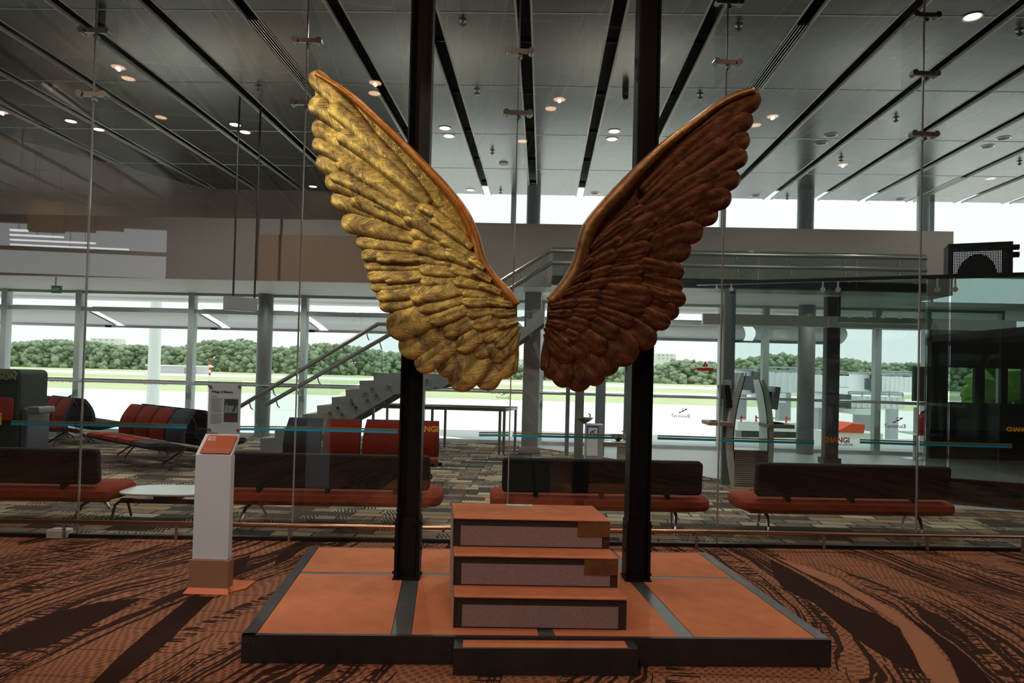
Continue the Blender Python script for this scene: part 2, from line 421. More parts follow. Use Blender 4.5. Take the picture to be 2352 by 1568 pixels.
mb = MB(); mb.prism([(-20, g0.y, -.001), (22, g1.y, -.001), (22, 16.2, -.001), (-20, 16.2, -.001)], (0, 0, -.2))
struct(mb, 'floor', lounge_carpet, label='patchwork carpet of the waiting lounge')
mb = MB(); greyf = mat('grey smooth floor', (.40, .41, .39), .45, 0, .08, 2, spec=.4)
ribbon(mb, [(1010, 1000), (1240, 1028), (1420, 1055), (1640, 1098), (1800, 1118), (2000, 1150), (2180, 1166), (2352, 1176), (2700, 1200), (2700, 1040), (2352, 1012), (1700, 1004), (1240, 990), (1010, 986)], greyf, .003)
struct(mb, 'floor', label='smooth grey floor along the windows')
# ceiling: narrow metal panels with open joints
mb = MB()
linem = mat('pale ceiling joint', (.62, .65, .62), .5, .1)
slotsX = [-.38+1.26*k for k in range(-16, 18)]
seamsY = [9.05+2.35*k for k in range(-8, 5)]
edgeY = 18.55
for i, X in enumerate(slotsX[:-1]):
    a, b = X+.12, slotsX[i+1]-.12
    for j, Y in enumerate(seamsY[:-1]):
        y1 = min(seamsY[j+1], edgeY)
        mb.box(a, b, Y+.012, y1-.012, CZ, CZ+.03, ceilmetal)
        mb.box(a, b, Y-.016, Y+.016, CZ-.004, CZ+.02, linem)
    mb.box(a-.03, a, seamsY[0], edgeY, CZ-.002, CZ+.05, linem); mb.box(b, b+.03, seamsY[0], edgeY, CZ-.002, CZ+.05, linem)  # lit edges of the slots, painted as pale strips
mb.box(-21, 23, -10, 18.6, CZ+.32, CZ+.4, black)
for X in slotsX:
    for j in range(14): mb.box(X-.09, X+.09, -7+j*1.9, -6.985+j*1.9, CZ+.12, CZ+.2, beam_m)
struct(mb, 'ceiling')
# air grilles in two of the joints
for nm, X, lab in (('left', slotsX[13], 'slatted black air grille in the ceiling joint above the tip of the gold wing'), ('right', slotsX[19], 'slatted black air grille in the ceiling joint above the tip of the dark wing'), ('far', slotsX[24], 'pale slatted air grille in the ceiling joint at far right')):
    t = thing('air_grille', lab, 'air grille', (X, 9.3 if nm != 'far' else 16.2, CZ))
    L = 4.6 if nm != 'far' else 2.2
    f = MB(); f.box(-.12, -.1, 0, L, -.01, .02); f.box(.1, .12, 0, L, -.01, .02); f.build('grille_frame', linem, t)
    s = MB()
    for k in range(4): s.box(-.07+k*.042, -.056+k*.042, 0, L, 0, .03)
    s.build('slat', steel, t, kind='stuff', label='row of slats')
# unseen outer walls; side openings added to let more daylight into the lounge
def refl(x, y, Y):
    # where the line of sight mirrored in the glass meets the plane at depth Y
    d = px(x, y); o = Vector((0, 0, CAMZ)); o = o-GV*(2*((o-GO).dot(GV))); d = d-GV*(2*d.dot(GV)); return o+d*((Y-o.y)/d.y)
wa, wb_ = refl(380, 640, -9), refl(380, 527, -9)
mb = MB(); mb.box(-20.2, -19.5, -9.2, -9, -.2, 7); mb.box(wa.x, 22.2, -9.2, -9, -.2, 7); mb.box(-19.5, wa.x, -9.2, -9, -.2, wa.z); mb.box(-19.5, wa.x, -9.2, -9, wb_.z, 7)
mb.box(-19.5, wa.x, -9.15, -9.05, (wa.z+wb_.z)/2-.06, (wa.z+wb_.z)/2+.06); struct(mb, 'wall_back', mat('hall back wall', (.35, .3, .26), .7))
mb = MB(); mb.box(-20.2, -20, -9, 8.5, -.2, 7); mb.box(-20.2, -20, 8.5, 21, -.2, 1.0); mb.box(-20.2, -20, 8.5, 21, 3.3, 7); struct(mb, 'wall_left', mat('hall side wall', (.34, .31, .28), .7))
mb = MB(); mb.box(22, 22.2, -9, 7.5, -.2, 7); mb.box(22, 22.2, 7.5, 21, -.2, 1.0); mb.box(22, 22.2, 7.5, 21, 6.2, 7); struct(mb, 'wall_right', MATS['hall side wall'])
# deck and fascia over the window bays
FX = ony(2190, 560, 13.4).x
mb = MB(); mb.box(-20, FX, 13.4, 13.5, ZS, 4.62); o = struct(mb, 'wall_upper', fascia_m, label='taupe fascia band above the windows')
mb = MB(); mb.box(-20, FX, 13.5, 18.6, ZS, ZS+.12); mb.box(-20, FX, 13.5, 18.6, 4.5, 4.62); mb.box(FX, 22, 15.4, 18.6, ZS, ZS+.1)
struct(mb, 'ceiling', soffit_m, label='white soffit over the windows')
mb = MB(); mb.box(-20, -3.9, 18.4, 18.6, 4.62, CZ+.3); struct(mb, 'wall_back', fascia_m, label='taupe wall panels above the fascia')
mb = MB()
wl = [onz(0, 310, CZ), onz(478, 434, CZ)]
dn = (wl[1]-wl[0]).normalized(); q0 = wl[0]-dn*5; q1 = wl[1]
mb.prism([(q0.x, q0.y, ZS+.02), (q1.x, q1.y, ZS+.02), (q1.x, q1.y, CZ+.3), (q0.x, q0.y, CZ+.3)], (-.15, .04, 0))
struct(mb, 'wall_left', fascia_m, label='taupe bulkhead wall at far left')
# brown wall facing on the fascia, behind the gold wing
mb = MB(); p0 = ony(594, 540, 13.38); mb.box(p0.x, ony(1105, 560, 13.38).x, 13.36, 13.4, ZS, 4.3); struct(mb, 'wall_upper', brownwall, label='brown panel facing on the fascia')
# columns
def column(px_, y0, y1, wpx, base, m, lab, ztop, round_=True, Y=None):
    c = onz(px_, base, 0) if Y is None else ony(px_, base, Y)
    D = c.y; r = wpx/F*D/2
    mb = MB()
    if round_: mb.cyl((c.x, c.y, y0 if Y is not None else 0), r, ztop-(y0 if Y is not None else 0), 28)
    else: mb.rbox(c.x-r, c.x+r, c.y-r*.8, c.y+r*.8, 0, ztop, .02, 2, 'z'); mb.box(c.x-r-.04, c.x+r+.04, c.y-r*.8-.04, c.y+r*.8+.04, 0, .12)
    o = struct(mb, 'column', m, smooth='auto'); o['label'] = lab
    return o
column(601, 0, 0, 34, 1003, colgrey, 'dark round column beside the foot of the staircase', ZS)
column(1216, 0, 0, 38, 1038, colbeige, 'beige column under the stair landing', ZS, False)
column(1848, 0, 0, 37, 1042, colgrey, 'grey round column behind the check-in kiosk', ZS)
column(1905, 0, 0, 30, 1064, mat('dark column', (.045, .04, .036), .5), 'dark square column in the lounge', ZS, False)
column(1225, 4.62, 0, 32, 500, colgrey, 'upper round column between the clerestory windows', CZ, Y=17.6)
column(1850, 4.62, 0, 36, 500, colgrey, 'upper round column near the clerestory window', CZ, Y=17.6)
column(2120, 4.62, 0, 26, 500, mull, 'upper column at the right clerestory window', CZ, Y=17.9)
# ---------------------------------------------------------------- far window walls
WY = 16.1
xs = sorted([ony(q, 900, WY).x for q in (8, 178, 437, 695, 970, 1240, 1475, 1655, 1755, 2012, 2125, 2300)])
nwin = 0
def window(x0, x1, y, z0, z1, rails, lab):
    global nwin; nwin += 1
    t = MB(); t.box(x0+.001, x0+.07, y-.09, y+.09, z0, z1); t.box(x1-.07, x1-.001, y-.09, y+.09, z0, z1)
    t.box(x0+.07, x1-.07, y-.05, y+.05, z1-.06, z1); t.box(x0+.07, x1-.07, y-.05, y+.05, z0, z0+.08)
    for r in rails: t.box(x0+.07, x1-.07, y-.05, y+.05, r-.05, r+.05)
    fr = struct(t, 'window_%d' % nwin, mull); fr['label'] = lab
    p = MB(); p.box(x0+.07, x1-.07, y-.008, y+.008, z0+.08, z1-.06); p.build('pane', winglass, fr)
    return fr
names = ['far left', 'second from the left', 'left of the sign stand', 'right of the sign stand', 'behind the staircase', 'behind the stair landing', 'behind the drinking fountain', 'right of the dark post', 'behind the check-in kiosk', 'right of the kiosk', 'at the right corner', 'in the dark corner at right']
ext = [xs[0]-3.2]+xs
for i in range(len(ext)-1):
    w_ = window(ext[i], ext[i+1], WY, 0, ZS, [2.94], 'tall lounge window ' + names[i])
    if i < 6:
        # mirrored manifestation stickers on the far panes
        s = MB(); zz = 1.2; s.box(ext[i]+.1, ext[i+1]-.1, WY-.014, WY-.01, zz, zz+.03); s.build('safety_stripe', tealst, w_, label='teal sticker stripe')
        s = MB(); s.box(ext[i]+.1, ext[i+1]-.1, WY-.014, WY-.01, zz+.035, zz+.08); s.build('safety_stripe', yellst, w_, label='yellow sticker stripe')
        text('CHANGI', .16, goldst, w_, face(Vector(((ext[i]+ext[i+1])/2+.2, WY-.016, zz-.03)), (1, 0, 0)), .004, label='yellow sticker lettering')
for px0, px1, nm in ((1037, 1180, 'left of the glass joint'), (1180, 1660, 'between the wings'), (1660, 2136, 'above the fascia'), (2136, 2700, 'in the right corner')):
    a, b = ony(px0, 480, 18.5).x, ony(px1, 480, 18.5).x
    if px0 == 1037: a = -3.9
    window(a, b, 18.5, 4.6 if px0 < 2136 else ZS, CZ+.3, [] if px0 < 2136 else [4.55], 'white clerestory window '+nm)
# metal handrail along the windows
t = thing('window_handrail', 'steel tube handrail running along the tall lounge windows', 'handrail')
mb = MB(); z = 1.22; mb.tube([(-15, 15.85, z), (xs[-3], 15.85, z), (xs[-2], 14.6, z)], .035, 10); mb.build('rail', steel, t, True)
for X in xs[:-2]:
    s = MB(); s.tube([(X, WY-.08, z-.02), (X, 15.85, z-.02)], .015, 6); s.build('bracket', steel, t)
# ---------------------------------------------------------------- outside
GZ = -4.6
def slabz(name, y0, y1, dz, m, lab, x0=-1500, x1=1500):
    mb = MB(); mb.box(x0, x1, y0, y1, GZ+dz-.02, GZ+dz); o = struct(mb, name, m); o['label'] = lab
slabz('ground', 17, 1500, 0, concrete, 'pale concrete airfield apron')
slabz('ground', 150, 215, .02, grassm, 'near strip of mown grass')
slabz('ground', 250, 330, .02, grassm, 'middle strip of mown grass')
slabz('ground', 420, 1400, .02, grassm, 'far field in front of the woods')
mb = MB()
for yy in (45, 62, 96): mb.box(-200, 200, yy, yy+.35, GZ+.001, GZ+.012)
o = struct(mb, 'ground', mat('apron joint', (.6, .57, .52), .9)); o['label'] = 'faint painted lines on the apron'
# woods on the horizon: one unbroken mass of crowns
mb = MB(); r2 = random.Random(3)
ico = []
def icosphere():
    import bmesh
    bm = bmesh.new(); bmesh.ops.create_icosphere(bm, subdivisions=1, radius=1); vs = [v.co.copy() for v in bm.verts]; fs = [[v.index for v in f.verts] for f in bm.faces]; bm.free(); return vs, fs
iv, if_ = icosphere()
def crest(pxx):
    # height of the tree line above the ground, by bearing
    pts = [(-400, 785), (0, 783), (160, 778), (300, 790), (420, 795), (480, 780), (560, 776), (620, 797), (760, 785), (860, 800), (930, 808), (1200, 835), (1500, 838), (1560, 822), (1640, 830), (1700, 822), (1790, 808), (1860, 818), (1960, 822), (2010, 832), (2110, 832), (2200, 830), (2800, 845)]
    for (a, b), (c, d) in zip(pts, pts[1:]):
        if a <= pxx <= c: return b+(d-b)*(pxx-a)/(c-a)
    return 840
for k in range(800):
    pxx = -350+3100*k/800.0; Y = 560+r2.uniform(-25, 60)
    top = ony(pxx, crest(pxx)+r2.uniform(-1, 6), Y)
    base = GZ
    for rr in range(14):
        h = (top.z-base); R = r2.uniform(1.5, 3.0); zc = top.z-R*.8-(h-2)*rr/13.5+r2.uniform(-1, 1)*(rr > 0)
        X = top.x+r2.uniform(-5, 5); yy = Y+r2.uniform(-8, 8)-rr*1.2
        vs = [Vector((X, yy, zc))+Vector((v.x*R*1.15, v.y*R, v.z*R*.85))*(1+.25*math.sin(v.x*7+k)*math.cos(v.z*6+k*2)+r2.uniform(-.12, .12)) for v in iv]
        mb.add(vs, if_)
o = mb.build('woodland', treemat, smooth=True); tag(o, 'long band of pale green woods beyond the airfield', 'trees', kind='stuff')
# low shed and striped marker
def at(pxx, pyy, Y): return ony(pxx, pyy, Y)
t = thing('airfield_shed', 'low white airfield shed with a reddish door in front of the woods', 'shed', (at(405, 848, 400).x, 400, GZ))
W2 = 17
mb = MB(); mb.box(-W2, W2, 0, 8, 0, 4.2); mb.build('wall', mat('shed wall', (.6, .6, .58), .8), t)
mb = MB(); mb.box(-W2-1.2, W2+1.2, -1.5, 9, 4.2, 5.0); mb.build('roof', mat('shed roof', (.75, .75, .73), .7), t)
mb = MB(); mb.box(5, 12, -.2, 0, 0, 3.2); mb.build('door', mat('shed door', (.5, .25, .22), .8), t)
p = at(482, 850, 300)
t = thing('marker_pole', 'red and white striped marker pole on the airfield grass', 'marker pole', (p.x, 300, GZ))
for k in range(6):
    mb = MB(); mb.cyl((0, 0, k*1.15), .45 if k < 4 else .8, 1.15, 12); mb.build('band', mat('signal red', (.6, .06, .03), .6) if k % 2 else mat('signal white', (.85, .85, .85), .6), t)
t = thing('lamp_mast', 'tall pale mast seen through the glass left of the sign stand', 'mast', (at(352, 900, 30).x, 30, GZ))
mb = MB(); mb.tube([(0, 0, 0), (0, 0, 14)], [.3, .2], 16); mb.build('mast', whitest, t)
# pale apartment blocks far beyond the trees
for (x, y0, w2, lab) in ((1190, 824, 11, 'distant pale tower block between the two wings'), (1530, 812, 13, 'distant pale tower block right of the right post'), (240, 777, 20, 'distant pale flat-roofed block behind the woods at left')):
    p = at(x, y0, 900); t = thing('tower_block', lab, 'building', (p.x, 900, GZ))
    mb = MB(); mb.box(-w2, w2, 0, 15, 0, p.z-GZ); mb.build('wall', mat('pale facade', (.75, .74, .72), .8), t)
    for i in range(4):
        for j in range(2):
            mb = MB(); mb.box(-w2*.8+i*w2*.42, -w2*.8+i*w2*.42+w2*.2, -.1, 0, p.z-GZ-3-j*4.4, p.z-GZ-1.2-j*4.4); mb.build('window', mat('far window', (.4, .43, .45), .5), t)
# canopy over the apron outside the windows
t = thing('window_awning', 'grey curved awning outside along the top of the lounge windows', 'awning', (0, 17.4, 0))
am = mat('pale awning sheet', (.52, .53, .52), .5, .1)
xa = [ony(q, 730, 17.6).x for q in (-330, -90, 215, 468, 702, 960, 1200, 1460, 1720, 1990)]
for i in range(len(xa)-1):
    mb = MB(); a = xa[i]+.12; b = xa[i+1] if i < 8 else xa[9]-.35
    prof = [(2.55, 0), (2.62, .4), (2.72, .8), (2.9, 1.2)]
    top = [(-.15, 0, 3.05), (.05, .1, 2.85), (.32, .25, 2.62)]
    vs = []; N = 7
    for k in range(N):
        f = k/(N-1); z = 3.1-.44*f; ins = .42*(1-f)**1.8; yy = .15+.9*(1-math.cos(f*math.pi/2))
        vs += [(a-ins+.25, yy, z), (b-ins+.1, yy, z)]
    fs = [[2*k, 2*k+1, 2*k+3, 2*k+2] for k in range(N-1)]
    mb.add(vs, fs); off = len(mb.v)
    mb.add([(x, y+.03, z+.03) for x, y, z in vs], [f[::-1] for f in fs]); mb.build('sheet', am, t, True)
    s = MB(); s.box(a-.3, b, .95, 1.05, 2.63, 2.68); s.build('edge_bar', steel, t)
mb = MB(); mb.box(xa[0], xa[-1]-.3, .1, .2, 3.04, 3.1); mb.build('beam', am, t)
# jet bridges
def jet_bridge(name_lab, Y, px0, px1, ytop, ybot, cab_left=True):
    a = ony(px0, ytop, Y); b = ony(px1, ybot, Y); Wd = b.x-a.x; H = a.z-b.z
    t = thing('jet_bridge', name_lab, 'jet bridge', (a.x, Y, b.z))
    wm = mat('pale grey jet bridge panel', (.85, .87, .88), .6, 0, .05, .5); gm = mat('jet bridge grey trim', (.38, .4, .42), .6); dk = mat('jet bridge dark opening', (.07, .08, .09), .6)
    tb = MB(); tb.box(Wd*.34, Wd, 1, 4, H*.38, H*.86)
    for k in range(9): X = Wd*(.36+.07*k); tb.box(X, X+.12, .94, 1, H*.38, H*.86)
    tb.build('tunnel', wm, t)
    c = MB(); c.cyl((Wd*.2, 2.5, H*.3), Wd*.16, H*.62, 20); c.build('rotunda', wm, t, 'auto')
    c = MB(); c.cyl((Wd*.2, 2.5, H*.92), Wd*.18, H*.05, 20); c.build('rotunda_roof', gm, t, 'auto')
    c = MB(); c.box(Wd*.1, Wd*.3, .6, .9, H*.42, H*.78); c.build('cab_window', dk, t)
    c = MB()
    for x in (.34, .5, .66, .82, .98): c.tube([(Wd*x, 1, H*.86), (Wd*x, 1, H*1.02)], .035, 6)
    c.tube([(Wd*.34, 1, H*1.02), (Wd*.98, 1, H*1.02)], .035, 6); c.tube([(Wd*.34, 1, H*.94), (Wd*.98, 1, H*.94)], .03, 6); c.build('guard_rail', gm, t)
    for x in (.2, .7):
        c = MB(); c.box(Wd*x-.3, Wd*x+.3, 2.2, 2.8, GZ-b.z, H*.4); c.build('leg', gm, t)
    c = MB(); c.box(Wd*.3, Wd*.36, .9, 4.1, H*.34, H*.9); c.build('bellows', dk, t)
    c = MB(); c.box(Wd*.4, Wd*.6, .8, 3.5, H*.12, H*.36); c.build('machine_box', wm, t)
    return t
jet_bridge('nearest pale jet bridge with a round cab behind the check-in kiosk', 34, 1690, 1905, 842, 940)
jet_bridge('pale jet bridge right of the dark lounge column', 30, 1905, 2105, 900, 965)
jet_bridge('farther white jet bridge stretching behind the grey column', 58, 1750, 2112, 850, 915)
jet_bridge('white jet bridge at the right edge of the windows', 46, 1985, 2140, 852, 930)
# service cart, stairs and van
p = ony(1962, 975, 27); t = thing('baggage_cart', 'white apron cart with a bright red tarpaulin', 'cart', (p.x, 27, GZ))
zz = p.z-GZ
mb = MB(); mb.box(-1, 1.1, 0, 1.4, zz-.9, zz-.32); mb.build('body', mat('cart white', (.75, .72, .7), .6), t)
mb = MB(); mb.prism([(-.75, -.05, zz-.32), (.35, -.05, zz-.32), (.4, -.05, zz+.02), (-.1, -.05, zz+.05)], (0, 1.4, 0)); mb.build('tarpaulin', mat('cart red', (.7, .07, .02), .7), t)
for X in (-.7, .8):
    mb = MB(); mb.box(X-.1, X+.1, .2, 1.2, 0, zz-.9); mb.build('support', beam_m, t)
p = ony(1790, 985, 27); t = thing('baggage_trolley', 'low white trolley with red barriers parked on the apron', 'trolley', (p.x, 27, GZ)); zz = p.z-GZ
mb = MB(); mb.box(-1.6, 1.0, 0, 1.2, zz-.1, zz+.25); mb.build('deck', MATS['cart white'], t)
for k in range(5):
    mb = MB(); mb.box(-1.5+k*.58, -1.45+k*.58, 0, .06, zz+.25, zz+.5); mb.box(-1.5+k*.58, -1.3+k*.58, .0, .05, zz+.4, zz+.44); mb.build('barrier_post', MATS['cart red'], t)
mb = MB(); mb.box(-1.4, .8, .2, 1, 0, zz-.1); mb.build('chassis', beam_m, t)

# ---------------------------------------------------------------- glass partition between hall and lounge
joints = [ong(198, 700)[0], ong(690, 640)[0], ong(1180, 640)[0], ong(1660, 620)[0], ong(2113, 700)[0]]
je = [joints[0]-2.0]+joints+[joints[-1]+2.0]
TOPZ = CZ
gm_edge = mat('glass edge green', (.25, .33, .29), .25, 0, spec=.8)
pos = ['far left of the partition', 'left of the sign stand', 'behind the gold wing', 'behind the dark wing', 'right of the right post', 'at the far right']
T = lambda u, v, z: G(u, v, z)
glasses = []
for i in range(6):
    nwin += 1
    a, b = je[i]+.006, je[i+1]-.006
    mb = MB(); mb.prism([T(a, -.008, .02), T(b, -.008, .02), T(b, -.008, TOPZ), T(a, -.008, TOPZ)], GV*.016)
    o = mb.build('window_%d' % nwin, glass); o['kind'] = 'structure'; o['label'] = 'full-height frameless glass pane ' + pos[i]; glasses.append(o)
    if i < 6:
        e = MB(); e.prism([T(b-.003, -.009, .02), T(b+.009, -.009, .02), T(b+.009, -.009, TOPZ), T(b-.003, -.009, TOPZ)], GV*.02)
        e.build('glass_joint', mat('pale glass joint', (.36, .36, .34), .3, .3), o, label='pale sealed joint')
    # steel channel at the foot
    c = MB(); c.prism([T(a, -.03, 0), T(b, -.03, 0), T(b, -.03, .035), T(a, -.03, .035)], GV*.06); c.build('floor_channel', beam_m, o)
# fins and spider clamps at the joints
clamps = {0: [(213, 74), (207, 219)], 1: [(711, 97), (706, 239)], 2: [(1196, 121), (1192, 262)], 3: [(1670, 8), (1667, 146)], 4: [(2121, 38), (2118, 172), (2117, 310)]}
finbot = {0: 272, 1: 300, 2: 320, 3: 165, 4: 345}
clm = mat('clamp steel', (.30, .27, .25), .3, .9)
for i, u in enumerate(joints):
    zb = ong(joints and [205, 700, 1190, 1666, 2117][i], finbot[i])[1]
    mb = MB(); mb.prism([T(u-.006, .05, zb), T(u-.006, .38, zb), T(u-.006, .38, TOPZ), T(u-.006, .05, TOPZ)], GU*.012)
    o = mb.build('glass_fin', finglass, glasses[i]); o['label'] = 'glass fin behind the joint'
    for (cx, cy) in clamps[i]:
        z = ong(cx, cy)[1]; c = MB()
        c.prism([T(u-.115, -.045, z-.022), T(u+.115, -.045, z-.022), T(u+.115, -.045, z+.022), T(u-.115, -.045, z+.022)], GV*.03)
        for s in (-.115, .115):
            q = T(u+s, -.06, z); c.tube([q, q+GV*.075], .032, 16)
        q = T(u+.01, -.03, z-.045); c.tube([q, q+GV*.05], .02, 10)
        c.build('glass_clamp', clm, glasses[i], 'auto')
# stickers on the panes
def strip(o, x0, y0, x1, y1, v=-.013):
    u0, z0 = ong(x0, y0, v); u1, z1 = ong(x1, y1, v)
    z = 0
    s = MB(); s.prism([T(u0, v, z0), T(u1, v, z1), T(u1, v, z1+.024), T(u0, v, z0+.024)], GV*.002); s.build('safety_stripe', cyanst, o, label='blue sticker stripe')
    s = MB(); s.prism([T(u0, v, z0+.03), T(u1, v, z1+.03), T(u1, v, z1+.044), T(u0, v, z0+.044)], GV*.002); s.build('safety_stripe', yellst, o, label='dull yellow sticker stripe')
for i, (x0, y0, x1, y1) in enumerate([(25, 976, 172, 978), (174, 978, 428, 984), (538, 988, 676, 989), (678, 989, 913, 995), (1100, 1002, 1168, 1002), (1177, 1003, 1412, 1008), (1510, 1009, 1645, 1013), (1655, 1014, 1870, 1020), (1975, 1018, 2105, 1023), (2112, 1023, 2325, 1029)]):
    strip(glasses[[0, 1, 1, 2, 2, 3, 3, 4, 4, 5][i]], x0, y0, x1, y1)
def decal(o, x, y, body, size, m, bold=0, v=-.014, sp=1.0, lab=None, name='lettering', sx=1.0):
    u, z = ong(x, y, v); return text(body, size, m, o, face(T(u, v, z), GU), bold, name, 'LEFT', sp, lab, sx=sx)
decal(glasses[4], 1888, 1015, 'CHANGI', .073, orgst, .0028, lab='orange sticker lettering', sp=1.02)
decal(glasses[4], 1920, 1023, 'SINGAPORE', .033, inkdark, .0004, lab='small dark sticker lettering')
decal(glasses[2], 935, 990, 'CHANGI', .078, goldst, .003, lab='yellow sticker lettering', sp=1.02)
decal(glasses[5], 2312, 990, 'CHANGI', .06, goldst, .002, lab='yellow sticker lettering')
decal(glasses[1], 447, 987, 'Terminal 3', .05, inkdark, .0003, lab='dark sticker lettering')
def t3(o, x, y, s, v=-.014, w_=onz):
    u, z = ong(x, y, v); text('Terminal', s, inkdark, o, face(T(u, v, z), GU), 0, 'lettering', 'LEFT', 1, 'dark sticker lettering')
    text('3', s, inkdark, o, face(T(u+s*3.62, v, z), GU), s*.02, 'lettering')
    def par(a, b, w2, h, m):
        q = T(u+a*s, v, z+b*s); mb = MB(); mb.prism([q, q+GU*w2*s, q+GU*(w2+.35)*s+Vector((0, 0, h*s)), q+GU*.35*s+Vector((0, 0, h*s))], GV*.0015); mb.build('emblem_bar', m, o)
    par(1.5, .95, .55, .22, inkdark); par(2.1, 1.25, .6, .25, inkdark); par(2.2, 1.72, .3, .2, inkdark); par(2.75, 1.55, .5, .35, cyanst)
t3(glasses[3], 1541, 958, .047); t3(glasses[4], 2030, 982, .056)
t3(glasses[2], 1138, 915, .033)
# warning triangle and bar
u, z = ong(1600, 851); o = glasses[3]
mb = MB(); mb.prism([T(u, -.014, z), T(u+.165, -.014, z), T(u+.165, -.014, z+.03), T(u, -.014, z+.03)], GV*.002); mb.build('warning_bar', redst, o)
mb = MB(); mb.prism([T(u+.055, -.014, z+.045), T(u+.115, -.014, z+.045), T(u+.085, -.014, z+.1)], GV*.002); mb.build('warning_triangle', redst, o)
text('!', .04, inkwhite, o, face(T(u+.08, -.016, z+.05), GU), .001)
# ---------------------------------------------------------------- low kick rail in front of the partition
t = thing('kick_rail', 'low steel tube rail on short posts in front of the glass partition', 'rail', (0, 0, 0))
rv = -.09
ra, rb = G(-6.2, rv, .165), G(5.6, rv, .165)
mb = MB(); mb.tube([ra, rb], .021, 12); mb.build('rail', rail_lamp_tint, t, True)
for q in (146, 404, 664, 1090, 1190, 1600, 1893, 2130, 2349):
    u = ong(q, 1240, rv)[0]; mb = MB(); mb.rbox(-.013, .013, -.009, .009, 0, .15, .004, 2, 'z'); o = mb.build('post', steel, t); o.location = G(u, rv, 0); o.rotation_euler = (0, 0, GA)
p = onz(137, 1233); t = thing('junction_box', 'small white floor box at the foot of the glass by the kick rail', 'box', p, GA)
mb = MB(); mb.rbox(-.095, .095, -.06, .06, 0, .075, .012, 3, 'z'); mb.build('body', whitepl, t)
mb = MB(); mb.rbox(-.07, .07, -.04, .04, .075, .083, .01, 3, 'z'); mb.build('lid', whitepl, t)
p = onz(150, 1226)
# ---------------------------------------------------------------- display platform
A_, B_, C_, D_ = onz(555, 1458, .16), onz(1910, 1470, .16), onz(712, 1255, .16), onz(1622, 1269, .16)
def PL(s, t, z):
    p = (A_*(1-s)+B_*s)*(1-t)+(C_*(1-s)+D_*s)*t; return Vector((p.x, p.y, z))
plat = thing('display_platform', 'low platform of orange carpet panels in a dark steel frame', 'platform', (0, 0, 0))
mb = MB()
def pprism(mb, s0, s1, t0, t1, z0, z1, mt=None):
    mb.prism([PL(s0, t0, z0), PL(s1, t0, z0), PL(s1, t1, z0), PL(s0, t1, z0)][::-1], (0, 0, z1-z0), mt)
pprism(mb, 0, 1, 0, 1, 0.001, .15)
pprism(mb, 0, .022, 0, 1, .15, .162); pprism(mb, 0, 1, 0, .014, .15, .162)
mb.build('frame', frame_m, plat)
mb = MB(); pprism(mb, .978, 1, .014, .99, .15, .162); pprism(mb, 0.022, 1, .99, 1, .15, .162); mb.build('frame_rim', framestrip, plat, label='worn silvery rim of the frame')
mb = MB(); SS = [.022, .246, .279, .497, .523, .737, .764, .978]; TT = [.014, .605, .63, .99]
for k in (1, 3, 5): pprism(mb, SS[k], SS[k+1], .014, .99, .15, .158)
pprism(mb, .022, .978, TT[1], TT[2], .15, .159)
mb.build('frame_strip', framestrip, plat)
for i in range(4):
    for j in range(2):
        mb = MB(); pprism(mb, SS[2*i]+.001, SS[2*i+1]-.001, TT[2*j]+.001, TT[2*j+1]-.001, .15, .1605); mb.build('carpet_panel', orange_carpet, plat)
mb = MB()
for s in (.008, .02, .992): mb.cyl(PL(s, 0, .12)+Vector((0, -.004, 0)), .004, .006, 8, axis='y')
for z in (.05, .09, .13): mb.cyl(PL(.345, 0, z)+Vector((0, -.004, 0)), .003, .006, 8, axis='y')
mb.build('screw', steel, plat, kind='stuff', label='row of small screw heads')
# low front step
fl, fr_ = onz(1040, 1551), onz(1465, 1552)
u_ = (fr_-fl).normalized(); bk = (PL(.36, 0, 0)-fl).dot(Vector((-u_.y, u_.x, 0)))-.004
st = thing('front_step', 'low dark steel step with an orange carpet strip in front of the platform', 'step', fl, math.atan2(u_.y, u_.x))
L = (fr_-fl).length
mb = MB(); mb.box(0, L, 0, bk, .001, .142); mb.box(0, L, 0, .018, .142, .15); mb.box(0, L, bk-.012, bk, .142, .15); mb.box(0, .05, .018, bk-.012, .142, .15); mb.box(L-.055, L, .018, bk-.012, .142, .15); mb.build('frame', frame_m, st)
mb = MB(); mb.box(.05, L-.055, .018, bk-.012, .142, .149); mb.build('carpet_panel', orange_carpet, st)
# ---------------------------------------------------------------- step block
s0 = onz(1041, 1441, .16); s1 = onz(1438, 1447, .16); u_ = (s1-s0).normalized()
ZB = .1615
sb = thing('step_block', 'block of three carpeted steps with mauve risers in dark frames', 'steps', (s0.x, s0.y, ZB), math.atan2(u_.y, u_.x))
Wd = (s1-s0).length; lean = -.10
rise = .187; dep = [0, .21, .43, .93]
dk = mat('chipped dark brown paint', (.045, .028, .02), .55, 0, .5, 14)
def skew(x, y, z): return (x+lean*y, y, z)
def sbox(mb, x0, x1, y0, y1, z0, z1):
    v = [skew(x, y, z) for z in (z0, z1) for y in (y0, y1) for x in (x0, x1)]
    mb.add(v, [(0, 2, 3, 1), (4, 5, 7, 6), (0, 1, 5, 4), (2, 6, 7, 3), (0, 4, 6, 2), (1, 3, 7, 5)])
mb = MB()
for k in range(3): sbox(mb, .0, Wd, dep[k], dep[3], k*rise, (k+1)*rise-.006)
mb.build('frame', dk, sb)
for k in range(3):
    mb = MB(); sbox(mb, .002, Wd-.0, dep[k]-.012, dep[k+1] if k < 2 else dep[3], (k+1)*rise-.006, (k+1)*rise); mb.build('tread', orange_carpet, sb)
    mb = MB(); sbox(mb, .05, Wd-.05, dep[k]-.004, dep[k]+.002, k*rise+.008, (k+1)*rise-.05); mb.build('riser', mauve, sb, label='mauve grey carpet riser')
